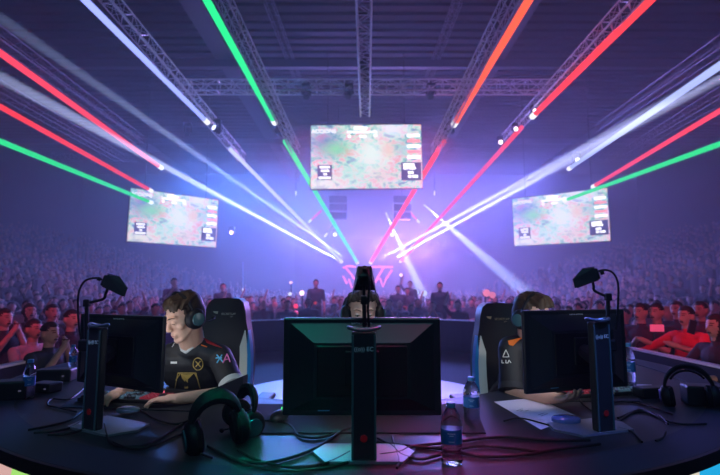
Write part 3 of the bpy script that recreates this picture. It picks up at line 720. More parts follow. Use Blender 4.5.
# ---------------------------------------------------------------- cables on the desk
def cable(pix, label, rad=.0045, z=DESK + .006):
    pts = []
    for i, q in enumerate(pix):
        zz = (q[2] if len(q) > 2 else 0)
        pts.append(at_z(q[0], q[1], z + zz) + V((0, 0, 0)))
    pts = catmull(pts, 8); b = MB(); b.tube(pts, rad, 8); o = b.build('cable', M_cable, smooth=True, origin=pts[0]); tag(o, label, 'cable', 'cables lying on the desk'); return o
CB = [([(240, 428), (262, 421), (288, 424), (300, 436), (322, 437), (350, 428)], 'cable looping from the loose headsets to the central column', .0045),
      ([(340, 432), (318, 447), (290, 458), (262, 463), (236, 460)], 'thick cable curving left from the central monitor foot', .0055),
      ([(350, 452), (330, 462), (305, 467), (280, 466), (255, 459), (238, 450)], 'cable lying in front of the green lit desk area', .005),
      ([(378, 438), (392, 446), (402, 455), (420, 459), (440, 455), (470, 447), (500, 447), (540, 452)], 'cable running right from the central column past the nearest bottle', .0045),
      ([(376, 443), (410, 446), (440, 449), (480, 456), (520, 455), (560, 449), (600, 444)], 'long cable sweeping to the right monitor foot', .005),
      ([(380, 455), (400, 452), (415, 446), (455, 442), (500, 437), (545, 440), (590, 440)], 'long cable passing behind the nearest bottle', .005),
      ([(392, 436), (395, 448), (399, 460), (397, 468)], 'short cable hanging by the central column', .004),
      ([(504, 421), (520, 418), (545, 424), (566, 430), (590, 424), (602, 416)], 'thin cable crossing the paper sheet', .003),
      ([(575, 392), (583, 404), (596, 414), (604, 424)], 'cable dropping behind the blue puck', .0035),
      ([(618, 418), (640, 410), (660, 418), (680, 424), (706, 424)], 'cable curling right across the blue lit desk', .0045),
      ([(616, 424), (634, 412), (656, 414), (668, 424)], 'thin loop of cable right of the right monitor foot', .0035),
      ([(618, 428), (632, 432), (642, 442)], 'short cable stub on the right foot plate', .004),
      ([(604, 414), (616, 402), (640, 404), (672, 414)], 'cable behind the right column', .004),
      ([(665, 432), (662, 438), (656, 441)], 'short black cable end on the blue desk area', .0045),
      ([(28, 430), (50, 426), (70, 420), (84, 410)], 'cable fanning out left of the left column, upper one', .0045),
      ([(34, 433), (56, 431), (74, 426), (88, 416)], 'cable fanning out left of the left column, middle one', .0045),
      ([(48, 435), (66, 434), (82, 430), (92, 424)], 'cable fanning out left of the left column, lowest one', .0045),
      ([(92, 380), (72, 398), (52, 399), (48, 405), (60, 408), (76, 412)], 'bent cable behind the left column', .004),
      ([(104, 424), (112, 444), (140, 446), (160, 438), (172, 430), (182, 424)], 'cable looping in front of the left foot plate', .0045),
      ([(140, 410), (158, 420), (176, 424), (196, 418)], 'cable between the left puck and the loose headsets', .004),
      ([(200, 420), (190, 434), (196, 450), (212, 458)], 'cable under the large headset', .004),
      ([(110, 441), (130, 448), (152, 446), (176, 436), (200, 428)], 'second loop of cable in front of the left foot plate', .004),
      ([(208, 446), (240, 462), (270, 470), (310, 470), (350, 462)], 'cable along the lower edge of the green lit area', .005)]
for pix, lab, rr in CB: cable(pix, lab, rr)

# ================================================================== GAMING CHAIRS
M_leather = mat('black_chair_leather', (.014, .014, .018), .42, bump=.05, noise_scale=150)
M_wing = mat('white_chair_wing', (.62, .66, .66), .45); M_wblue = mat('blue_chair_wing', (.02, .22, .60), .4); M_gold = mat('gold_stitch_logo', (.50, .38, .20), .5); M_plog = mat('pale_stitch_logo', (.45, .45, .36), .5)
def chair(loc, yaw, label, topz=1.20, logo=M_plog, edge=M_wblue):
    """yaw: direction the sitter faces (0 = towards -Y)"""
    t = thing('gaming_chair', label, 'chair', (loc[0], loc[1], 0), yaw); Rz = Matrix.Rotation(yaw, 3, 'Z'); o = V((loc[0], loc[1], 0))
    def W(x, y, z): return o + Rz @ V((x, y, z))
    # outline of the back in (half width, z below the top); local -Y is forward
    outline = [(.0, 0), (.080, -.004), (.112, -.03), (.128, -.08), (.140, -.15), (.152, -.20), (.168, -.27), (.180, -.35), (.186, -.45), (.184, -.58), (.19, -.72)]
    def lean(z): return .10 + (z - .5) * .18
    def shell(half, z_of, y0, y1, name, m, par, w_in=0):
        b = MB(); vs = []; n = len(half)
        for (hw, dz) in half:
            z = topz + dz; yl = lean(z)
            for f in (-1, -.6, 0, .6, 1):
                vs.append(W(hw * f, yl + y0 + (-.03 * abs(f) ** 2), z))
            for f in (1, .6, 0, -.6, -1):
                vs.append(W(hw * f, yl + y1, z))
        fs = []
        for i in range(n - 1):
            for k in range(10): fs.append((i * 10 + k, i * 10 + (k + 1) % 10, i * 10 + 10 + (k + 1) % 10, i * 10 + 10 + k))
        fs.append(tuple(range((n - 1) * 10, n * 10))); b.add(vs, fs); return b.build(name, m, par, smooth=50)
    out2 = []
    for i in range(len(outline) - 1):
        for k in range(3): out2.append((outline[i][0] + (outline[i + 1][0] - outline[i][0]) * k / 3, outline[i][1] + (outline[i + 1][1] - outline[i][1]) * k / 3))
    out2.append(outline[-1]); out2[0] = (.04, .0)
    bk = shell(out2, None, -.045, .035, 'backrest', M_leather, t)
    # side wings: pale inner panel, blue outer edge, both sides
    for s_ in (-1, 1):
        for (fa, fb, m_, nm, yo) in ((.62, .90, M_wing, 'pale_wing_panel', -.052), (.90, 1.03, edge, 'coloured_wing_edge', -.05)):
            b = MB(); rows = [(hw, dz) for hw, dz in out2 if dz <= -.20]; vs = []
            for (hw, dz) in rows:
                z = topz + dz; k = min(1.0, (-.20 - dz) / .10 + .08) if dz > -.3 else 1
                a_ = fb - (fb - fa) * k
                for f in (a_, (a_ + fb) / 2, fb): vs.append(W(s_ * hw * f, lean(z) + yo - .03 * f * f - .002, z))
                for f in (fb, (a_ + fb) / 2, a_): vs.append(W(s_ * hw * f, lean(z) + yo - .03 * f * f + (.06 if m_ is edge else .01), z))
            fs = [tuple(range(6)), tuple(range(len(vs) - 6, len(vs)))]
            for i in range(len(rows) - 1):
                for k in range(6): fs.append((i * 6 + k, i * 6 + (k + 1) % 6, i * 6 + 6 + (k + 1) % 6, i * 6 + 6 + k))
            b.add(vs, fs); b.build(nm, m_, bk, smooth=50)
    # logo: winged arrow mark and lettering
    zl = topz - .105; yy = lean(zl) - .047
    X = Rz @ V((1, 0, 0)); fw = Rz @ V((0, -1, 0)); up = V((0, -.18, 1)).normalized(); up = Rz @ up
    b = MB(); b.prism([(-.085, .020), (-.052, .020), (-.0685, -.030)], W(0, yy - .002, zl), X, up, fw * .003)
    b.build('badge', logo, bk)
    text_mesh('lettering', 'SECRETLAB', .0185, W(.015, yy - .005, zl + .003), basis(X, up, fw), logo, bk)
    text_mesh('lettering', 'TITAN', .014, W(.045, yy - .005, zl - .015), basis(X, up, fw), logo, bk)
    b = MB(); b.rbox(W(0, -.12, .46), (.50, .50, .10), .035, Rz, seg=3); b.build('seat', M_leather, t, smooth=50)
    for s_ in (-1, 1):
        b = MB(); b.rbox(W(s_ * .31, -.08, .66), (.09, .26, .03), .012, Rz); b.box(W(s_ * .31, -.05, .56), (.03, .06, .18), Rz); b.build('armrest', M_plast, t)
    b = MB(); b.tube([W(0, -.1, .1), W(0, -.1, .41)], .03, 12); b.build('gas_lift', M_blk, t)
    b = MB()
    for k in range(5):
        a = 2 * PI * k / 5; b.tube([W(0, -.1, .12), W(.30 * math.cos(a), -.1 + .30 * math.sin(a), .075)], [.03, .018], 8)
    b.build('star_base', M_blk, t)
    for k in range(5):
        a = 2 * PI * k / 5; b = MB(); q = W(.30 * math.cos(a), -.1 + .30 * math.sin(a), .03); b.tube([q - X * .02, q + X * .02], .03, 12); b.build('caster', M_blk, t)
    return t
pl = at(217, 330, 2.92); chair((pl.x, pl.y), R(-3), 'black gaming chair with white and blue wings behind the left player', at(224, 298, 3.0).z)
pr = at(509, 330, 2.88); chair((pr.x, pr.y), R(3), 'black gaming chair with gold logo and white wings behind the right player', at(501, 303, 2.95).z, M_gold)
pc = at(362, 330, 3.0); chair((pc.x, pc.y), 0, 'dark gaming chair behind the central player', at(362, 294, 3.08).z)

# ================================================================== HANGING SCREENS
def screen(TL_, TR_, BL_, label, idx):
    TL_, TR_, BL_ = V(TL_), V(TR_), V(BL_); x = TR_ - TL_; W_ = x.length; x.normalize(); y = TL_ - BL_; y = y - x * y.dot(x); H_ = y.length; y.normalize(); n = x.cross(y)
    c = TL_ + x * W_ / 2 - y * H_ / 2; t = thing('hanging_screen', label, 'screen', c)
    def W(a, b_, d=0): return c + x * (a * W_) + y * (b_ * H_) + n * d
    B = basis(x, y, n)
    b = MB(); b.box(W(0, 0, -.08), (W_ + .06, H_ + .06, .12), B); b.build('frame', M_blk, t)
    b = MB(); b.box(c, (W_, H_, .02), B); b2 = b
    # picture: local coordinates so that each screen carries the same picture
    o = MB(); o.box((0, 0, 0), (1, 1, .02 / W_)); ob = o.build('picture', M_pic); ob.matrix_basis = Matrix.Translation(c) @ B.to_4x4() @ Matrix.Diagonal((W_, H_, W_, 1)); attach(ob, t)
    M_pw, M_pn, M_pr, M_pg = emat('pic_white', (.95, .95, 1), 2.2), emat('pic_navy', (.10, .10, .34), .8), emat('pic_red', (.95, .3, .35), 1.5), emat('pic_green', (.35, .8, .55), .9)
    def rect(b, a0, a1, b0, b1, m_, d=.014): b.box(W((a0 + a1) / 2, (b0 + b1) / 2, d), ((a1 - a0) * W_, (b1 - b0) * H_, .004), B, m_)
    b = MB(); rect(b, -.44, -.31, -.36, -.13, M_pn)
    for i, (u0, u1) in enumerate(((-.42, -.33), (-.41, -.335), (-.385, -.355), (-.43, -.32))): rect(b, u0, u1, -.18 - i * .055, -.15 - i * .055, M_pw, .018)
    b.build('left_score_box', None, t)
    b = MB(); rect(b, .31, .49, -.38, -.10, M_pn)
    for (u0, u1, v) in ((.33, .43, -.14), (.33, .37, -.19), (.38, .44, -.19), (.37, .42, -.26), (.37, .40, -.32), (.41, .46, -.32)): rect(b, u0, u1, v - .02, v + .02, M_pw, .018)
    b.build('right_score_box', None, t)
    b = MB(); rect(b, -.17, .10, .37, .40, M_pw); rect(b, -.11, .01, .42, .47, M_pw); rect(b, -.165, -.14, .30, .34, M_pw); rect(b, -.06, .0, .30, .335, M_pw); rect(b, .07, .10, .31, .35, M_pw)
    b.build('top_score_line', None, t)
    b = MB()
    for i in range(5): rect(b, .37, .485, .30 - i * .085, .345 - i * .085, M_pr if i % 2 else M_pw)
    b.build('side_list', None, t)
    text_mesh('caption', 'ACCIONS', .085 * H_, W(-.385, .40, .02), B, M_pw, t)
    # hanging wires up to the roof
    for k in (-.35, .35):
        b = MB(); p = W(k, .5, -.08); b.tube([p, V((p.x, p.y, HALL_Z - .75))], .02, 6); b.build('hanging_cable', M_blk, t)
    return t
m = bpy.data.materials.new('game_picture'); M_pic = m; m.use_nodes = True; nt = m.node_tree; nt.nodes.clear()
o_ = nt.nodes.new('ShaderNodeOutputMaterial'); e_ = nt.nodes.new('ShaderNodeEmission'); tc = nt.nodes.new('ShaderNodeTexCoord')
def N(t_): return nt.nodes.new(t_)
ns = N('ShaderNodeTexNoise'); ns.inputs['Scale'].default_value = 11; ns.inputs['Detail'].default_value = 8; ns.inputs['Roughness'].default_value = .7; ns.inputs['Distortion'].default_value = .6
cr = N('ShaderNodeValToRGB'); el = cr.color_ramp.elements
stops = [(0, (.05, .06, .25)), (.38, (.12, .16, .42)), (.44, (.20, .55, .50)), (.49, (.60, .80, .66)), (.54, (.85, .60, .72)), (.59, (.9, .25, .25)), (.63, (.8, .8, .95)), (1, (1, 1, 1))]
for i, (p, c) in enumerate(stops):
    if i < 2: el[i].position = p; el[i].color = (*c, 1)
    else: el.new(p).color = (*c, 1)
nt.links.new(tc.outputs['Object'], ns.inputs['Vector']); nt.links.new(ns.outputs['Fac'], cr.inputs[0])
def blob(cx_, cy_, rx, ry, col, amt, prev):
    """one soft coloured region of the picture"""
    mp = N('ShaderNodeMapping'); mp.inputs['Location'].default_value = (-cx_ / rx, -cy_ / ry, 0); mp.inputs['Scale'].default_value = (1 / rx, 1 / ry, 0)
    g = N('ShaderNodeTexGradient'); g.gradient_type = 'SPHERICAL'; nz = N('ShaderNodeMath'); nz.operation = 'MULTIPLY'; nz.use_clamp = True; nz.inputs[1].default_value = amt
    nt.links.new(tc.outputs['Object'], mp.inputs[0]); nt.links.new(mp.outputs[0], g.inputs[0]); nt.links.new(g.outputs[1], nz.inputs[0])
    mx = N('ShaderNodeMix'); mx.data_type = 'RGBA'; nt.links.new(nz.outputs[0], mx.inputs[0]); nt.links.new(prev, mx.inputs[6]); mx.inputs[7].default_value = (*col, 1); return mx.outputs[2]
c_ = cr.outputs[0]
for args in ((-.38, .22, .22, .35, (.12, .16, .42), .9), (-.27, .12, .2, .17, (.25, .65, .38), 1.1), (.05, .02, .22, .40, (.85, .95, .9), .9), (-.12, -.25, .2, .25, (.55, .8, .72), .8),
             (.15, -.32, .2, .22, (.9, .55, .6), .6), (.24, .42, .2, .2, (.85, .85, 1.0), .9), (.20, .10, .10, .18, (.9, .6, .55), 1.1), (-.40, -.42, .35, .18, (.92, .78, .72), .7), (.33, .12, .12, .2, (.35, .6, .62), .8)):
    c_ = blob(*args, c_)
nt.links.new(c_, e_.inputs[0]); e_.inputs[1].default_value = 1.35; nt.links.new(e_.outputs[0], o_.inputs[0])
screen(at(311, 125.5, 20), at(421, 124.5, 20), at(312, 189, 19.9), 'large hanging screen in the middle showing a game', 0)
screen(at(131, 188, 22.3), at(218.5, 200, 25), at(127, 241, 22.3), 'tilted hanging screen on the left showing a game', 1)
screen(at(512, 199, 25), at(607, 188, 22.3), at(517, 246, 25), 'tilted hanging screen on the right showing a game', 2)
# speaker frames hanging below the middle screen
for (px, lab) in ((338, 'hanging black speaker frame below the middle screen, left one'), (402, 'hanging black speaker frame below the middle screen, right one')):
    t = thing('hanging_speaker', lab, 'speaker', at(px, 208, 27)); p = at(px, 200, 27)
    for k in range(3):
        b = MB(); b.rbox(p + V((0, .1 * k, -.45 * k)), (1.0, .5, .40), .04); b.build('cabinet', M_blk, t)
    b = MB(); b.tube([p + V((0, 0, .2)), V((p.x, p.y, HALL_Z - .4))], .02, 6); b.build('hanging_cable', M_blk, t)
# ================================================================== PEOPLE
def skin_mat(name, col):
    m = mat(name, col, .5, spec=.4, noise_amt=.08, noise_scale=25)
    b = m.node_tree.nodes['Principled BSDF']; b.inputs['Subsurface Weight'].default_value = .12; b.inputs['Subsurface Radius'].default_value = (.012, .005, .003)
    return m
M_skin = skin_mat('fair_skin', (.70, .42, .30)); M_skin2 = skin_mat('light_skin', (.74, .50, .40))
M_stub = mat('stubbled_skin', (.48, .29, .21), .6)
M_hairb = mat('brown_hair', (.045, .026, .015), .55, noise_amt=.35, noise_scale=60); M_haird = mat('dark_brown_hair', (.025, .016, .013), .55, noise_amt=.35, noise_scale=60)
M_brow = mat('eyebrow_hair', (.03, .018, .012), .8); M_lip = mat('lips', (.50, .20, .16), .5)
M_eyew = mat('eye_white', (.75, .74, .72), .2); M_iris = mat('eye_iris', (.08, .05, .03), .15)

class Head:
    """head frame: +x its own left, -y the way it faces, z up; c = centre between the ears"""
    def __init__(s, c, yaw, pitch=0, roll=0, scale=1.0):
        s.c = V(c); s.M = (Matrix.Rotation(yaw, 3, 'Z') @ Matrix.Rotation(roll, 3, 'Y') @ Matrix.Rotation(pitch, 3, 'X')); s.k = scale
    def w(s, x, y, z): return s.c + s.M @ (V((x, y, z)) * s.k)
    def R(s): return s.M
def head_flesh(b, H):
    k = H.k
    def E(x, y, z, rx, ry, rz, rot=None): b.ell(H.w(x, y, z), (rx * k, ry * k, rz * k), H.M @ (rot or Matrix.Identity(3)))
    def C(p, q, r0, r1=None): b.cap(H.w(*p), H.w(*q), r0 * k, (r1 if r1 is not None else r0) * k)
    E(0, .016, .040, .075, .094, .080)
    E(0, -.028, .010, .062, .058, .080)
    E(0, -.036, -.052, .050, .046, .058)
    C((-.048, .0, -.045), (-.022, -.062, -.092), .017, .015); C((.048, .0, -.045), (.022, -.062, -.092), .017, .015)
    E(0, -.070, -.096, .024, .018, .018)
    C((0, -.084, .014), (0, -.104, -.024), .0085, .0115)
    for s_ in (-1, 1):
        E(s_ * .0115, -.096, -.030, .0085, .011, .0075)
        C((s_ * .012, -.083, .030), (s_ * .046, -.068, .032), .0095, .0075)
        E(s_ * .040, -.052, -.018, .021, .020, .020)
        E(s_ * .030, -.0735, .009, .0155, .0115, .0075)
        E(s_ * .0765, .012, -.005, .007, .016, .027, Matrix.Rotation(s_ * .35, 3, 'Z'))
    C((-.017, -.082, -.0585), (.017, -.082, -.0585), .0068); C((-.013, -.082, -.069), (.013, -.082, -.069), .0078)
    E(0, -.0865, -.0585, .008, .006, .005)

def face_bits(H, person, body, look=(0, -1, -.1), lids=.5, stub=True, skinm=None):
    k = H.k
    if lids > .9: C_lid = True
    for s_ in (-1, 1):
        if lids > .9:
            b = MB(); b.ell(H.w(s_ * .030, -.0715, .0095), (.0138 * k, .0138 * k, .0128 * k), H.M, nu=16, nv=12); b.build('eyelid', skinm, person, smooth=True)
        b = MB(); c = H.w(s_ * .030, -.0715, .0085); b.ell(c, (.0118 * k,) * 3, H.M, nu=16, nv=12)
        ey = b.build('eye', M_eyew, person, smooth=True)
        d = H.M @ V(look).normalized(); b = MB(); b.ell(c + d * .0098 * k, (.0052 * k, .0052 * k, .0036 * k), d.to_track_quat('Z', 'Y').to_matrix(), nu=12, nv=8); b.build('iris', M_iris, ey, smooth=True)
        b = MB(); pts = [H.w(s_ * x, -.0858 + abs(x - .03) * .32, .0085 - .006 * lids + .0045 * math.cos((x - .03) * 95)) for x in (.017, .022, .027, .032, .037, .043)]
        b.tube(pts, .0016 * k, 6); b.build('eyelash_line', M_brow, ey)
        b = MB(); b.tube([H.w(s_ * x, y, z) for x, y, z in ((.013, -.0925, .030), (.024, -.0905, .0345), (.036, -.083, .036), (.049, -.071, .031))], [.0030 * k, .0040 * k, .0036 * k, .0016 * k], 8, flat=.6); b.build('eyebrow', M_brow, person)
    b = MB(); b.tube([H.w(x, -.0905 + abs(x) * .35, -.0635 + abs(x) * .05) for x in (-.022, -.012, 0, .012, .022)], [.001, .0032 * k, .0038 * k, .0032 * k, .001], 8); b.build('lips', M_lip, person, smooth=True)

def hair(H, person, m, fringe='sweep', seed=1):
    rnd = random.Random(seed); k = H.k; b = MB()
    b.ell(H.w(0, .024, .052), (.080 * k, .094 * k, .078 * k), H.M, nu=24, nv=14)
    b.ell(H.w(0, .045, .01), (.077 * k, .075 * k, .085 * k), H.M, nu=20, nv=12)
    b.ell(H.w(0, -.020, .092), (.062 * k, .064 * k, .036 * k), H.M, nu=20, nv=12)
    for s_ in (-1, 1): b.cap(H.w(s_ * .070, -.022, .055), H.w(s_ * .072, -.012, .012), .011 * k, .007 * k)
    # locks combed over the crown and forehead
    for i in range(70):
        u = rnd.uniform(-1, 1); a = rnd.uniform(0, 1)
        x = u * .060; y0 = .05 - .1 * a; 
        dr = {'sweep': .030, 'up': .012, 'messy': rnd.uniform(-.03, .03)}[fringe]
        p0 = H.w(x, y0 + .03, .118 - abs(u) * .030); p1 = H.w(x + dr * .5, y0 - .015, .126 - abs(u) * .034 + rnd.uniform(-.004, .006))
        yend = max(y0 - .055, -.098 + abs(u) * .022); p2 = H.w(x + dr, yend, .102 - abs(u) * .028 - (.020 * a if fringe != 'up' else -.004) + rnd.uniform(-.006, .004))
        b.tube(catmull([p0, p1, p2], 4), [.009 * k, .0105 * k, .011 * k, .011 * k, .010 * k, .009 * k, .007 * k, .005 * k, .0015 * k], 6)
    o = voxel(b, 'hair', .0042, m, 1, .4, person)
    # leave only what lies outside the face
    me = o.data; bm = bmesh.new(); bm.from_mesh(me); Mi = H.M.transposed(); kill = []
    pw = world_of(o)
    for f in bm.faces:
        q = Mi @ ((pw @ f.calc_center_median()) - H.c) / k
        if q.z < -.055 or (q.y < -.030 and q.z < .076 + noise.noise(q * 60) * .014 - max(0, abs(q.x) - .05) * .2) or (abs(q.x) > .055 and q.y < -.005 and q.z < .02) or (abs(q.x) > .06 and q.y < .03 and q.z < -.0): kill.append(f)
    bmesh.ops.delete(bm, geom=kill, context='FACES'); bm.to_mesh(me); bm.free(); return o

def hand(b, wrist, M, side, curl=.5, spread=.1, k=1.0):
    """wrist point, M columns: x across the palm towards the thumb, y along the fingers, z back of the hand. side unused for shape."""
    wrist = V(wrist)
    def W(x, y, z): return wrist + M @ (V((x, y, z)) * k)
    b.cap(W(0, 0, 0), W(.004, .03, 0), .022 * k, .024 * k); b.ell(W(0, .05, 0), (.039 * k, .046 * k, .015 * k), M)
    for i, (x, L, r) in enumerate(((.028, .072, .0088), (.0095, .080, .0092), (-.0095, .074, .0088), (-.027, .058, .0078))):
        c = curl + rnd_h.uniform(-.1, .1); p = V((x, .082 - abs(x) * .25, .002)); ang = -c * .5; dx = x * spread * 6
        segs = (L * .42, L * .32, L * .26); q = p
        for j, s_ in enumerate(segs):
            d = V((dx * .3, math.cos(ang), math.sin(ang))).normalized(); n_ = q + d * s_; b.cap(W(*q), W(*n_), (r - j * .0007) * k, (r - (j + 1) * .0007) * k, 8); q = n_; ang -= c * .9
    q = V((.026, .020, -.004)); 
    for j, (d, s_, r) in enumerate((((.72, .62, -.18), .034, .0125), ((.42, .88, -.25), .030, .0105), ((.22, .92, -.30), .024, .0092))):
        n_ = q + V(d).normalized() * s_; b.cap(W(*q), W(*n_), r * k, (r - .001) * k, 8); q = n_
rnd_h = random.Random(5)

def ray_on(o_list, px, py):
    """where the view through a pixel meets the garment, and the outward normal"""
    best = None
    for o in o_list:
        mw = world_of(o); bvh = o.get('_', None)
        me = o.data; vs = [mw @ v.co for v in me.vertices]
        t = BV.get(o.name) or BVHTree.FromPolygons(vs, [tuple(p.vertices) for p in me.polygons]); BV[o.name] = t
        d = ray(px, py).normalized(); h = t.ray_cast(V((0, 0, CAM_Z)), d)
        if h[0] is not None and (best is None or h[3] < best[2]): best = (h[0], h[1], h[3])
    return best
BV = {}
def patch(name, px_poly, cloth, m, parent, off=.003, cuts=2):
    """flat print sewn onto the cloth: the outline is laid on the garment"""
    pts = [];
    for q in px_poly:
        h = ray_on([cloth], *q)
        if h is None: continue
        n = h[1] if h[1].dot(ray(*q)) < 0 else -h[1]
        pts.append((h[0] + n * off, n))
    if len(pts) < 3: return None
    bm = bmesh.new(); vv = [bm.verts.new(p) for p, n in pts]; f = bm.faces.new(vv); bmesh.ops.triangulate(bm, faces=[f])
    r = bmesh.ops.extrude_face_region(bm, geom=bm.faces[:]); nn = sum((n for p, n in pts), V()).normalized()
    for e in r['geom']:
        if isinstance(e, bmesh.types.BMVert): e.co -= nn * .0025
    me = bpy.data.meshes.new(name); bmesh.ops.recalc_face_normals(bm, faces=bm.faces[:]); bm.to_mesh(me); bm.free(); me.materials.append(m)
    o = bpy.data.objects.new(name, me); COL.objects.link(o); attach(o, parent); return o
def stroke(name, lines, cloth, m, parent, w=.003, off=.001):
    """line work of a print, laid on the garment"""
    b = MB()
    for ln in lines:
        P = []
        for i in range(len(ln) - 1):
            for k in range(6):
                t = k / 6; P.append((ln[i][0] * (1 - t) + ln[i + 1][0] * t, ln[i][1] * (1 - t) + ln[i + 1][1] * t))
        P.append(ln[-1]); q = []
        for p in P:
            h = ray_on([cloth], *p)
            if h is not None:
                n = h[1] if h[1].dot(ray(*p)) < 0 else -h[1]; q.append(h[0] + n * off)
        if len(q) > 1: b.tube(q, w, 6)
    return b.build(name, m, parent) if b.v else None

def player(name_label, H, neck, shL, shR, elL, elR, wrL, wrR, pelvis, torso_yaw, skin, jersey_m, cuff_m, handL=None, handR=None, hipspread=.11):
    """one continuous body; the jersey and trousers are its clothing"""
    neck, shL, shR, elL, elR, wrL, wrR, pelvis = map(V, (neck, shL, shR, elL, elR, wrL, wrR, pelvis))
    t = thing('person', name_label, 'person', (pelvis.x, pelvis.y, 0))
    f = Matrix.Rotation(torso_yaw, 3, 'Z') @ V((0, -1, 0)); l = Matrix.Rotation(torso_yaw, 3, 'Z') @ V((1, 0, 0))
    chest = (shL + shR) / 2 * .72 + pelvis * .28 + f * .03; belly = (shL + shR) / 2 * .35 + pelvis * .65 + f * .02
    TB = basis(l, -f, ((shL + shR) / 2 - pelvis).normalized())
    # --- body
    b = MB(); head_flesh(b, H); nk = H.w(0, .022, -.055)
    b.cap(nk, neck, .056, .064, 16); b.cap(H.w(0, -.01, -.07), neck + f * .01, .046, .056, 14)
    b.ell(chest, (.145, .095, .17), TB); b.ell(belly, (.13, .09, .15), TB); b.ell(pelvis, (.15, .11, .10), TB)
    for s_, sh, el, wr, hm in ((1, shL, elL, wrL, handL), (-1, shR, elR, wrR, handR)):
        b.cap(neck, sh, .045, .050); b.cap(sh, el, .047, .036); b.cap(el, wr, .038, .025, 14)
        if hm is not None: hand(b, wr, hm, s_)
        else: hand(b, wr, basis(l * s_ * -1, (wr - el).normalized(), (l * s_ * -1).cross((wr - el).normalized())), s_)
        kn = pelvis + f * .42 + l * s_ * .16; kn.z = .50; ft = kn + f * .02; ft.z = .09
        b.cap(pelvis + l * s_ * hipspread * .8, kn, .075, .052); b.cap(kn, ft, .052, .036); b.cap(ft + V((0, 0, -.04)), ft + f * .15 + V((0, 0, -.05)), .036, .032)
    body = voxel(b, 'body', .0052, skin, 3, .5, t)
    # --- jersey
    b = MB(); b.ell(chest, (.178, .122, .19), TB); b.ell(belly, (.165, .118, .19), TB); b.ell(pelvis, (.165, .122, .10), TB)
    b.cap(neck - V((0, 0, .005)), shL, .066, .066); b.cap(neck - V((0, 0, .005)), shR, .066, .066); b.ell(neck - V((0, 0, .04)) - f * .01, (.085, .075, .05), TB)
    for s_, sh, el in ((1, shL, elL), (-1, shR, elR)): b.cap(sh, sh + (el - sh) * .74, .066, .063, 18)
    jr = voxel(b, 'jersey', .0062, jersey_m, 5, .5, t)
    # neck opening
    me = jr.data; pw = world_of(jr); bm = bmesh.new(); bm.from_mesh(me)
    for v in bm.verts:
        q = pw @ v.co
        n1 = noise.noise(q * 9) * .006 + noise.noise(q * 22) * .0025
        v.co += v.normal * n1
    bm.to_mesh(me); bm.free()
    for s_, sh, el in ((1, shL, elL), (-1, shR, elR)):
        d = (el - sh); c0 = sh + d * .79; c1 = sh + d * .88; b = MB(); b.tube([c0 - d.normalized() * .01, c0, c1, c1 + d.normalized() * .002], [.0655, .067, .0665, .060], 24, cap=True); b.build('sleeve_cuff', cuff_m, jr, smooth=50)
    b = MB(); 
    b.cap(pelvis + V((0, 0, -.02)), pelvis + V((0, 0, .02)), .14, .13)
    for s_ in (-1, 1):
        kn = pelvis + f * .42 + l * s_ * .16; kn.z = .50; ft = kn + f * .02; ft.z = .14
        b.cap(pelvis + l * s_ * hipspread * .8, kn, .092, .066); b.cap(kn, ft, .066, .052)
    voxel(b, 'trousers', .012, mat('dark_trousers', (.02, .02, .03), .8), 4, .5, t)
    return t, body, jr

def worn_headset(H, label, accent=None):
    return headset(label, H.w(0, .012, -.006), H.M, .080, .168, .052, accent=accent, mic=True)

M_jer = mat('black_gold_jersey', (.018, .019, .021), .62, noise_amt=.2, noise_scale=40)
M_jer2 = mat('black_orange_jersey', (.014, .015, .018), .62, noise_amt=.2, noise_scale=40)
M_cuffw = mat('white_cuff', (.72, .72, .68), .7); M_cuffo = mat('dark_cuff', (.03, .03, .035), .7)
M_goldp = mat('gold_print', (.55, .38, .10), .5); M_redp = mat('red_panel', (.62, .035, .03), .6); M_orap = mat('orange_panel', (.95, .19, .02), .6)
M_blup = mat('sky_print', (.12, .55, .85), .5); M_pinkp = mat('pink_print', (.85, .22, .50), .5)

# ---- left player ---------------------------------------------------
hc = at(184, 317, 2.50); H1 = Head(hc, R(-38), R(24), R(4), 1.0)
neck = at(192, 347, 2.60); shL = at(220, 357, 2.62); shR = at(150, 362, 2.70)
elL = at(235, 392, 2.46); wrL = at_z(176, 399, DESK + .035); elR = at(128, 392, 2.62); wrR = at_z(118, 393, DESK + .040)
hd = (at_z(150, 400, DESK + .035) - wrL).normalized(); hmL = basis(hd.cross(V((0, 0, 1))) , hd, V((0, 0, 1)))
hd2 = V((-.15, -1, -.12)).normalized(); hx = V((0, 0, 1)).cross(hd2).normalized() * -1; hmR = basis(hx, hd2, hx.cross(hd2))
p1, body1, jer1 = player('man with short brown hair and black gold badge jersey bent over the left keyboard', H1, neck, shL, shR, elL, elR, wrL, wrR, V((-.84, 2.92, .56)), R(-14), M_skin, M_jer, M_cuffw, hmL, hmR)
face_bits(H1, p1, body1, (.0, -1, -.6), 1.3, skinm=M_skin); hair(H1, p1, M_hairb, 'sweep', 3)
worn_headset(H1, 'black and teal headset worn by the left player')
def ring(cx_, cy_, rx, ry, n=14): return [(cx_ + rx * math.cos(2 * PI * i / n), cy_ + ry * math.sin(2 * PI * i / n)) for i in range(n + 1)]
stroke('collar', [[(180, 343), (182, 350), (186, 352.5), (193, 347), (199, 339)]], jer1, M_cuffw, jer1, .0075, .001)
patch('shoulder_panel', [(203, 338), (208, 336), (216, 339), (223, 344), (222, 348), (215, 346), (207, 343)], jer1, M_redp, jer1)
stroke('round_badge', [ring(198, 364, 5.0, 6.2)], jer1, M_goldp, jer1, .0022); stroke('badge_mark', [[(195.5, 361), (200.5, 367)], [(200.5, 361), (195.5, 367)]], jer1, M_goldp, jer1, .0026)
stroke('chest_emblem_outline', [[(175, 388), (178, 373), (196, 373), (200, 388)], [(180, 374), (176, 380)], [(195, 374), (198, 380)]], jer1, M_goldp, jer1, .0022)
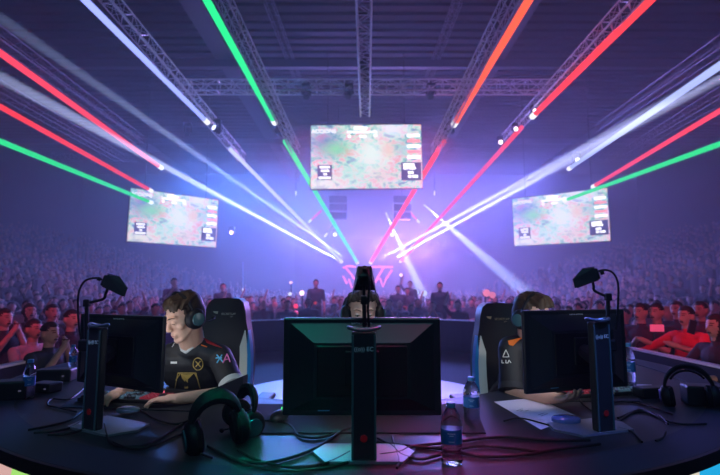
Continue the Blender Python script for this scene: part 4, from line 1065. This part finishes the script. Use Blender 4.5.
patch('chest_emblem', [(181, 374), (193, 374), (188, 379), (188, 388), (185, 388), (185, 379)], jer1, M_goldp, jer1)
patch('small_white_tag', [(171, 361.5), (177, 361.5), (177, 363.5), (171, 363.5)], jer1, M_cuffw, jer1)
stroke('chest_print', [[(201, 345), (204, 346), (207, 347)]], jer1, M_orap, jer1, .003); stroke('chest_print', [[(173, 345), (175, 343)], [(172, 347), (174, 345)]], jer1, M_cuffw, jer1, .002)
stroke('sleeve_print_blue', [[(217, 355), (223, 362)], [(222, 355), (217, 363)], [(216, 358), (222, 358)]], jer1, M_blup, jer1, .0034)
stroke('sleeve_print_pink', [[(223, 363), (227, 354), (230, 362)], [(224, 360), (229, 359)]], jer1, M_pinkp, jer1, .0034)

# ---- right player --------------------------------------------------
hc = at(533, 317, 2.58); H2 = Head(hc, R(34), R(16), R(-6), 1.0)
neck = at(530, 342, 2.68); shR_ = at(510, 349, 2.66); shL_ = at(564, 352, 2.78)
elR_ = at(512, 396, 2.56); wrR_ = at_z(556, 398, DESK + .04); elL_ = at(590, 392, 2.70); wrL_ = at_z(602, 390, DESK + .045)
p2, body2, jer2 = player('man with tousled hair and orange collared jersey half hidden by the right monitor', H2, neck, shL_, shR_, elL_, elR_, wrL_, wrR_, V((.86, 2.98, .56)), R(14), M_skin, M_jer2, M_cuffo)
face_bits(H2, p2, body2); hair(H2, p2, M_hairb, 'messy', 8)
worn_headset(H2, 'black and teal headset worn by the right player')
patch('shoulder_panel', [(508, 341), (512, 335), (519, 330), (524, 329), (524, 337), (518, 341), (513, 346), (509, 345)], jer2, M_orap, jer2)
stroke('collar', [[(521, 326), (523, 333), (525, 338)]], jer2, M_cuffw, jer2, .006)
stroke('sleeve_print', [[(503, 357), (504.5, 353), (506, 350), (508, 354), (509, 357), (503, 357)], [(502, 360), (502, 363), (504, 363)], [(506, 360), (506, 363), (508, 363), (509, 360), (511, 363)]], jer2, M_cuffw, jer2, .0022)

# ---- central player ------------------------------------------------
hc = at(363, 314.5, 2.48); H3 = Head(hc, R(2), R(6), 0, 1.0)
neck = at(363, 352, 2.58); w0 = V((.2, 2.22, .795)); w1 = V((-.18, 2.22, .795))
p3, body3, jer3 = player('man with dark fringe behind the central monitor, only his eyes and hair showing', H3, neck, neck + V((.19, .03, -.05)), neck + V((-.19, .03, -.05)), V((.30, 2.5, .79)), V((-.28, 2.5, .79)), w0, w1, V((0, 3.02, .56)), 0, M_skin2, M_jer, M_cuffw)
face_bits(H3, p3, body3, (0, -1, -.25), .6); hair(H3, p3, M_haird, 'messy', 4)
worn_headset(H3, 'black and teal headset worn by the central player')

# task light on the faces: the monitors' own screens do most of it; unseen warm spots are added for the rest
spot('key_spotlight', (-1.7, .7, 3.4), H1.c, (1.0, .80, .62), 130, 9, .5, .15)
spot('key_spotlight', (1.9, .7, 3.4), H2.c, (1.0, .80, .66), 130, 9, .5, .15)
spot('key_spotlight', (.6, 1.0, 5.0), H3.c, (1.0, .86, .74), 300, 5, .5, .15)
# unseen coloured overhead spots, added to pool colour on the desk
spot('desk_spotlight', (-1.0, 2.4, 6.0), at_z(300, 452, DESK), (.0, 1.0, .60), 3400, 4.6, .7, .2)
spot('desk_spotlight', (1.0, 2.4, 6.0), at_z(440, 450, DESK), (1.0, .05, .30), 1700, 8, .7, .2)
spot('desk_spotlight', (2.4, 1.2, 5.5), at_z(660, 430, DESK), (.12, .16, 1.0), 220, 16, .8, .2)
spot('desk_spotlight', (-2.4, 1.2, 5.5), at_z(50, 435, DESK), (.05, .55, .50), 50, 11, .8, .2)
spot('desk_spotlight', (-.9, 2.6, 5.5), at_z(140, 430, DESK), (.35, .22, 1.0), 60, 9, .8, .2)
spot('desk_spotlight', (.9, 2.8, 5.5), at_z(545, 415, DESK), (.75, .35, 1.0), 70, 10, .8, .2)
spot('chair_spotlight', (.3, .6, 5.0), at(240, 355, 2.95), (.85, .95, 1.0), 200, 6, .5, .15)  # this and the next: unseen spots added to brighten the pale chair wings
spot('chair_spotlight', (-.3, .6, 5.0), at(482, 355, 2.9), (.85, .9, 1.0), 200, 6, .5, .15)
spot('desk_spotlight', (-1.6, .9, 4.5), at_z(122, 421, DESK), (.42, .34, 1.0), 420, 4, .6, .1)
spot('desk_spotlight', (1.6, .9, 4.5), at_z(580, 427, DESK), (.16, .22, 1.0), 620, 4.5, .6, .1)
# ================================================================== AUDIENCE
def obj_colour_mat(name, rough=.8, k=1.0):
    m = bpy.data.materials.new(name); m.use_nodes = True; nt = m.node_tree; b = nt.nodes['Principled BSDF']; oi = nt.nodes.new('ShaderNodeObjectInfo')
    nt.links.new(oi.outputs['Color'], b.inputs['Base Color']); b.inputs['Roughness'].default_value = rough; return m
M_cloth = obj_colour_mat('crowd_clothing'); M_cskin = mat('crowd_skin', (.46, .29, .23), .55); M_chair_ = mat('crowd_hair', (.02, .014, .012), .7); M_ctrou = mat('crowd_trousers', (.02, .022, .035), .85)
M_phone = mat('phone_case', (.03, .03, .04), .3)
M_feat = mat('crowd_face_features', (.10, .05, .045), .8)
def crowd_body(name, pose, hairk, vox=.022, scale=1.0, seed=0):
    """standing figure, feet at the origin, facing -Y, 1.72 m tall; one continuous skin"""
    rnd = random.Random(seed); b = MB(); I = Matrix.Identity(3)
    for s_ in (-1, 1):
        b.cap((s_ * .085, 0, .92), (s_ * .10, .01, .50), .085, .060); b.cap((s_ * .10, .01, .50), (s_ * .11, .03, .09), .060, .040); b.cap((s_ * .11, .03, .05), (s_ * .12, -.12, .045), .042, .036)
    b.ell((0, 0, .98), (.165, .115, .14)); b.ell((0, .0, 1.20), (.165, .11, .22)); b.ell((0, -.005, 1.33), (.18, .115, .13))
    b.cap((-.15, 0, 1.41), (.15, 0, 1.41), .062); b.cap((0, 0, 1.42), (0, -.01, 1.53), .056, .050)
    b.ell((0, -.01, 1.635), (.074, .088, .105)); b.ell((0, -.045, 1.59), (.052, .05, .062)); b.cap((0, -.095, 1.63), (0, -.108, 1.605), .010, .013)
    for s_ in (-1, 1): b.ell((s_ * .078, 0, 1.625), (.012, .02, .03))
    arms = {'down': [((.20, 0, 1.41), (.24, .02, 1.13), (.25, -.05, .88))] * 2,
            'face': [((.20, 0, 1.41), (.22, -.14, 1.18), (.05, -.17, 1.50)), ((.20, 0, 1.41), (.24, -.12, 1.16), (.04, -.19, 1.47))],
            'lean': [((.20, 0, 1.41), (.30, -.14, 1.20), (.12, -.34, 1.17)), ((.20, 0, 1.41), (.28, -.16, 1.19), (.06, -.36, 1.16))],
            'reach': [((.20, 0, 1.41), (.30, -.20, 1.26), (.10, -.30, 1.33)), ((.20, 0, 1.40), (.42, -.16, 1.22), (.66, -.24, 1.17))],
            'phone': [((.20, 0, 1.41), (.26, -.16, 1.18), (.08, -.33, 1.30)), ((.20, 0, 1.41), (.26, -.16, 1.18), (.06, -.33, 1.30))],
            'up': [((.20, 0, 1.41), (.33, -.08, 1.58), (.22, -.14, 1.84)), ((.20, 0, 1.41), (.31, -.08, 1.60), (.20, -.14, 1.86))],
            'one_up': [((.20, 0, 1.41), (.24, .02, 1.13), (.22, -.10, .92)), ((.20, 0, 1.41), (.32, -.08, 1.60), (.24, -.16, 1.88))]}[pose]
    hands = []
    for s_, (sh, el, wr) in zip((1, -1), arms):
        sh, el, wr = [V((p[0] * s_, p[1], p[2])) for p in (sh, el, wr)]
        b.cap(sh, el, .056, .044); b.cap(el, wr, .042, .028); d = (wr - el).normalized(); hnd = wr + d * .07; b.cap(wr, hnd, .032, .030); b.cap(hnd, hnd + d * .045, .024, .014); hands.append((el, wr))
    o = voxel(b, name, vox, None, 2, .5, None, [M_cloth, M_cskin, M_chair_, M_ctrou, M_feat]); me = o.data
    hair_floor = {'short': 1.66, 'long': 1.50, 'bald': 9, 'cap': 1.665}[hairk]
    bm = bmesh.new(); bm.from_mesh(me)
    for v in bm.verts:   # give the hair its volume
        q = v.co
        if hairk != 'bald' and q.z > hair_floor and (q.y > -.045 or q.z > 1.70) and abs(q.x) < .13 and not (pose in ('up', 'one_up') and abs(q.x) > .1): v.co += (q - V((0, 0, 1.62))).normalized() * .014
    for f in bm.faces:
        q = f.calc_center_median(); k = 0
        if q.z < .96: k = 3
        if q.z > 1.50 and abs(q.x) < .13 and abs(q.y) < .16: k = 1
        if k == 1 and q.z > hair_floor and (q.y > -.05 or q.z > 1.695): k = 2
        if k == 1 and hairk == 'long' and q.y > .0: k = 2
        for el, wr in hands:
            ax = wr - el; t = (q - el).dot(ax) / ax.length_squared; dd = (q - (el + ax * t)).length
            if t > .12 and dd < .055: k = 1
        if k == 1 and vox < .013 and q.y < -.05 and abs(q.x) < .06:
            if (abs(q.z - 1.642) < .0075 and .016 < abs(q.x) < .044) or (abs(q.z - 1.664) < .005 and .012 < abs(q.x) < .050) or (abs(q.z - 1.573) < .006 and abs(q.x) < .024): k = 4
        f.material_index = k; f.smooth = True
    bm.to_mesh(me); bm.free(); return o
poses = [('down', 'short'), ('face', 'short'), ('lean', 'short'), ('phone', 'short'), ('up', 'short'), ('one_up', 'short'), ('down', 'long'), ('lean', 'long'), ('face', 'long'), ('reach', 'short'), ('down', 'bald')]
PROTO = {}
for i, (ps, hr) in enumerate(poses):
    o = crowd_body('person', ps, hr, seed=i); PROTO[(ps, hr)] = o.data; bpy.data.objects.remove(o)
for i, (ps, hr) in enumerate([('face', 'short'), ('lean', 'short'), ('down', 'short'), ('down', 'long'), ('phone', 'short'), ('reach', 'short'), ('lean', 'long')]):
    o = crowd_body('person', ps, hr, vox=.0095, seed=20 + i); PROTO[(ps, hr, 'near')] = o.data; bpy.data.objects.remove(o)
CLO = [(.02, .02, .03), (.03, .03, .045), (.015, .015, .02), (.05, .05, .07), (.02, .025, .06), (.16, .16, .20), (.10, .02, .03), (.28, .28, .32), (.04, .06, .1)]
NP = 0
def person_at(x, y, z, yaw, key, col, label, group=None, s=1.0):
    global NP; NP += 1
    o = bpy.data.objects.new('person', PROTO[key]); COL.objects.link(o); o.location = (x, y, z); o.rotation_euler = (0, 0, yaw); o.scale = (s, s, s); o.color = (*col, 1)
    return tag(o, label, 'person', group)
def facing(x, y): return math.atan2(-(0 - x), (3.4 - y)) + PI   # turned to the stage
def face_stage(x, y): d = V((0 - x, 4.0 - y)); return math.atan2(d.x, -d.y)
# --- people one can tell apart, along the barrier : head pixel, depth, pose, clothes
NEAR = [((4, 318), 5.2, 'face', 'short', (.03, .03, .05), 'person in dark top at the left frame edge holding hands to the face'),
        ((33, 329), 5.0, 'lean', 'short', (.42, .42, .46), 'person in pale grey top leaning on the barrier, third from the left frame edge'),
        ((49, 333), 4.55, 'face', 'short', (.03, .03, .04), 'person in dark shirt with clasped hands at the mouth behind the left bottle'),
        ((71, 319), 5.2, 'lean', 'short', (.03, .025, .04), 'person in dark shirt just left of the left webcam cable'),
        ((52, 312), 6.3, 'down', 'short', (.05, .05, .07), 'person behind the clasped hands, head between two others on the left'),
        ((29, 311), 6.6, 'down', 'long', (.05, .02, .03), 'long haired person in the second row near the left frame edge'),
        ((641, 312), 5.6, 'lean', 'short', (.05, .03, .05), 'person leaning on the barrier right beside the right webcam cable'),
        ((657, 312), 5.5, 'phone', 'short', (.06, .05, .08), 'person holding up a pink lit phone right of the right monitor'),
        ((687, 316), 5.0, 'reach', 'short', (.75, .03, .05), 'person in bright red shirt reaching an arm along the barrier'),
        ((701, 310), 5.7, 'down', 'short', (.10, .03, .05), 'person with head just behind the shoulder of the red shirted one'),
        ((717, 326), 4.3, 'lean', 'long', (.05, .02, .04), 'person in dark top with bare forearms at the right frame edge'),
        ((677, 309), 6.2, 'down', 'short', (.06, .03, .05), 'person behind, peeking over the left of the red shirt'),
        ((728, 309), 5.9, 'down', 'short', (.06, .03, .05), 'person cut by the right frame edge, behind the dark top')]
taken = []
for (px, d, ps, hr, col, lab) in NEAR:
    h = at(px[0], px[1], d); s = .93; z = h.z - 1.635 * s
    person_at(h.x, h.y, z, face_stage(h.x, h.y), (ps, hr, 'near'), col, lab, None, s); taken.append((h.x, h.y))
    # each stands on the low riser behind the barrier
bx = MB()
RZ = -.62
# phone in hands
h = at(657, 328, 5.2); b = MB(); b.rbox(h, (.15, .012, .075), .006); o = b.build('mobile_phone', mat('phone_pink_lit', (.9, .12, .3), .4, emit=(1, .15, .35), strength=.35)); tag(o, 'phone held level in both hands right of the right monitor', 'phone')
h = at(692, 327, 4.62); b = MB(); b.rbox(h, (.075, .012, .13), .006, Matrix.Rotation(.3, 3, 'Y')); o = b.build('mobile_phone', M_phone); tag(o, 'dark phone held in front of the red shirt', 'phone')
# --- staff standing far behind the barrier in the middle
STAFF = [((440, 286), 13.2, 'down', 'short', (.02, .02, .035), 'person in dark suit standing alone right of the middle, taller than the crowd'),
         ((223, 287), 14.0, 'down', 'short', (.03, .03, .05), 'person standing taller than the crowd just right of the left chair top') ,
         ((174, 282), 12.2, 'face', 'short', (.16, .03, .08), 'person in pink lit top raised above the crowd, left of the left player'),
         ((316, 283), 14.0, 'down', 'short', (.03, .03, .04), 'person in black standing left of the central webcam'),
         ((398, 289), 14.5, 'down', 'short', (.03, .03, .05), 'person standing among the far crowd right of the central webcam'),
         ((407, 291), 14.8, 'lean', 'short', (.05, .05, .08), 'second of two people standing close right of the central webcam'),
         ((410, 284), 17, 'one_up', 'short', (.06, .03, .08), 'person raising one arm behind the two standing staff')]
for (px, d, ps, hr, col, lab) in STAFF:
    h = at(px[0], px[1], d); z = h.z - 1.635 * 1.0
    person_at(h.x, h.y, z, face_stage(h.x, h.y), (ps, hr), col, lab); taken.append((h.x, h.y))
# --- everyone else
rnd = random.Random(42); cand = []
yv = 6.0
def allowed(x, y):
    bxw = 4.75 * D_B + .5
    if abs(x) < bxw + .0 and y < 17 * D_B + 1.3: return False
    if math.hypot(x, y) < 4.6 or (abs(x - .3) < 6.6 and y > 36.4): return False
    return True
row = 0; y = 3.0
while y < 41:
    step = .62 if y < 25 else .75
    x = -26.0 + (row % 2) * step / 2
    while x < 26:
        xx = x + rnd.uniform(-.13, .13); yy = y + rnd.uniform(-.12, .12)
        if allowed(xx, yy) and abs(xx) / yy < .80 and rnd.random() < .93:
            if not any((xx - a) ** 2 + (yy - c) ** 2 < .30 for a, c in taken): cand.append((xx, yy))
        x += step
    y += .92 if y < 25 else 1.1; row += 1
def hidden(x, y):
    """heads right behind the monitors and seats"""
    z = FLOOR_Z + rise(x, y) + 1.6; v = V((x, y, z - CAM_Z)); u = v.y * CP + v.z * SP; px = 360 + FPX * v.x / u; py = 237.5 - FPX * (-v.y * SP + v.z * CP) / u
    if px < -10 or px > 730: return True
    if 88 < px < 160 and py > 320: return True
    if 528 < px < 622 and py > 318: return True
    return py > 345
cand = [c for c in cand if not hidden(*c)]
cand.sort(key=lambda c: math.hypot(c[0], c[1]))
keys = list(PROTO.keys())[:11]; wts = [5, 2, 4, 2, .7, .8, 3, 2, 1, 0, 1]
NIND = 300 - NP
def zone(x, y):
    z = rise(x, y)
    side = 'left' if x < 0 else 'right'
    if abs(x) > 8.5: return ('spectator seated high in the dim %s stand' % side, 'spectators in the %s stand' % side)
    if y < 10: return ('spectator in the pink lit crowd close behind the %s barrier' % side, 'crowd close behind the %s barrier' % side)
    return ('spectator in the hazy violet crowd beyond the far barrier, %s of the middle' % side, 'crowd beyond the far barrier, %s half' % side)
kinds = {'down': 'standing with arms down', 'face': 'with hands raised to the face', 'lean': 'leaning forward', 'phone': 'holding hands together in front', 'up': 'with both arms up', 'one_up': 'with one arm up', 'reach': 'reaching sideways'}
for (x, y) in cand[:NIND]:
    k = rnd.choices(keys, wts)[0]; lab, grp = zone(x, y); c = rnd.choice(CLO)
    person_at(x, y, FLOOR_Z + rise(x, y) + .001, face_stage(x, y) + rnd.uniform(-.25, .25), k, c, lab, grp, rnd.uniform(.95, 1.06))
# the far remainder of the crowd in one mesh of simple small figures
M_far = [mat('far_cloth_%d' % i, c, .8) for i, c in enumerate([(.03, .03, .045), (.06, .05, .08), (.14, .13, .18), (.015, .015, .02), (.2, .05, .08)])]
b = MB()
for (x, y) in cand[NIND:]:
    z0 = FLOOR_Z + rise(x, y); s = rnd.uniform(.94, 1.06); a = face_stage(x, y); Rz = Matrix.Rotation(a, 3, 'Z'); m_ = rnd.choice(M_far); o = V((x, y, z0))
    def W(p): return o + Rz @ (V(p) * s)
    b.tube([W((0, 0, .02)), W((0, 0, .9)), W((0, 0, 1.2)), W((0, 0, 1.40)), W((0, 0, 1.47))], [.14, .17, .20, .19, .06], 7, m_, flat=.7)
    b.ell(W((0, -.02, 1.62)), (.075 * s, .085 * s, .11 * s), Rz, M_cskin, 7, 5); b.ell(W((0, .012, 1.655)), (.082 * s, .09 * s, .095 * s), Rz, M_chair_, 7, 5)
    if rnd.random() < .3:
        for s_ in (-1, 1): b.tube([W((s_ * .2, 0, 1.4)), W((s_ * .25, -.2, 1.2)), W((s_ * .08, -.3, 1.35))], [.05, .04, .035], 5, M_cskin)
o = b.build('far_crowd', None, None, smooth=True)
tag(o, 'dense far crowd filling the hall floor and stands in blue violet haze', 'crowd', None, 'stuff')

# ---- far stage in the middle : platform, backdrop frame with crossed glowing strips
t = thing('far_stage', 'far stage platform with glowing red strips in the hazy middle of the hall', 'stage', (0, 39, 0))
b = MB(); b.box((.3, 39.5, .0), (12, 5, 1.5)); b.build('platform', M_blk, t)
b = MB(); b.box((.3, 41.9, 3.2), (12, .2, 5)); b.build('back_panel', mat('back_panel_dark', (.03, .02, .05), .6), t)
M_neon = emat('red_neon_strip', (1, .10, .16), 2.2)
for ln in (((346, 268), (351, 274), (355, 280)), ((343, 276), (347, 284), (349, 279), (352, 288)), ((384, 267), (379, 275), (375, 283)), ((392, 270), (386, 279), (383, 287), (380, 278), (376, 281)), ((343, 268), (348, 266), (356, 267)), ((372, 267), (380, 267), (393, 267))):
    b = MB(); b.tube([at(px, py, 36.5) for px, py in ln], .07, 6); b.build('glowing_strip', M_neon, t)
# ---- small bright lamps, signs and screens among the far crowd
SM = [((296, 306), 13.5, (1, .05, .12), 2.0, .13), ((296, 313), 13.3, (1, .05, .12), 2.0, .13), ((291, 282.5), 20, (1, .6, .85), 3, .12), ((302, 293), 16, (1, .7, .85), 3.5, .16), ((309, 293), 16, (1, .45, .7), 2.5, .14), ((290, 294), 18, (.8, .8, 1), 2, .14),
      ((401, 275), 24, (1, .7, .9), 4, .16), ((315.5, 303), 13.8, (.9, .08, .1), 1.0, .08), ((486, 293), 15, (1, .25, .4), 1.6, .22), ((492, 295), 15, (1, .25, .4), 1.4, .2), ((415, 292), 20, (.6, .7, 1), 2.5, .3), ((424, 293), 20, (.6, .7, 1), 2.0, .25)]
for i, (px, d, col, st, r_) in enumerate(SM):
    r_ *= .55; st *= .55
    p = at(px[0], px[1], d); t = thing('crowd_lamp', ['upper red lamp in the far crowd left of the central player', 'lower red lamp below its twin in the far crowd', 'small flat pink lamp above the crowd left of the middle', 'brightest round pink white lamp in the crowd', 'pink lamp right beside the brightest round one', 'small pale lamp left of the brightest round one',
        'star like pink lamp right of the red strips', 'small dim red lamp on a dark cabinet', 'rose coloured lamp above the right chair', 'second rose lamp beside it above the right chair', 'pale blue floor lamp where the steep beam lands', 'second pale blue floor lamp where the steep beam lands'][i], 'lamp', p)
    b = MB(); b.lathe([(r_ * 1.1, .05), (r_ * 1.1, -.1), (.001, -.14)], p, 12, Matrix.Rotation(-PI / 2, 3, 'X').inverted() if False else Matrix.Rotation(PI / 2, 3, 'X')); b.build('housing', M_blk, t)
    b = MB(); b.ell(p + V((0, -.04, 0)), (r_, .05, r_), nu=12, nv=8); b.build('bulb', emat('crowd_lamp_%d' % i, col, st), t)
    b = MB(); b.tube([p + V((0, .1, 0)), V((p.x, p.y + .1, FLOOR_Z + rise(p.x, p.y)))], .03, 6); b.build('stand', M_blk, t)

# crowd lighting : pink red floods along the stage edge, blue house wash
spot('crowd_flood', (-2.2, 3.0, 3.2), (-6.5, 9.5, .4), (1.0, .03, .13), 240, 75, .6, .2)
spot('crowd_flood', (2.2, 2.6, 3.2), (6.5, 8.0, .4), (1.0, .03, .13), 250, 75, .6, .2)
spot('crowd_flood', (-1.0, 11.0, 5.2), (-4, 19, .6), (1.0, .08, .32), 1500, 80, .6, .2)
spot('crowd_flood', (1.5, 11.0, 5.2), (4, 19, .6), (1.0, .08, .36), 1500, 80, .6, .2)
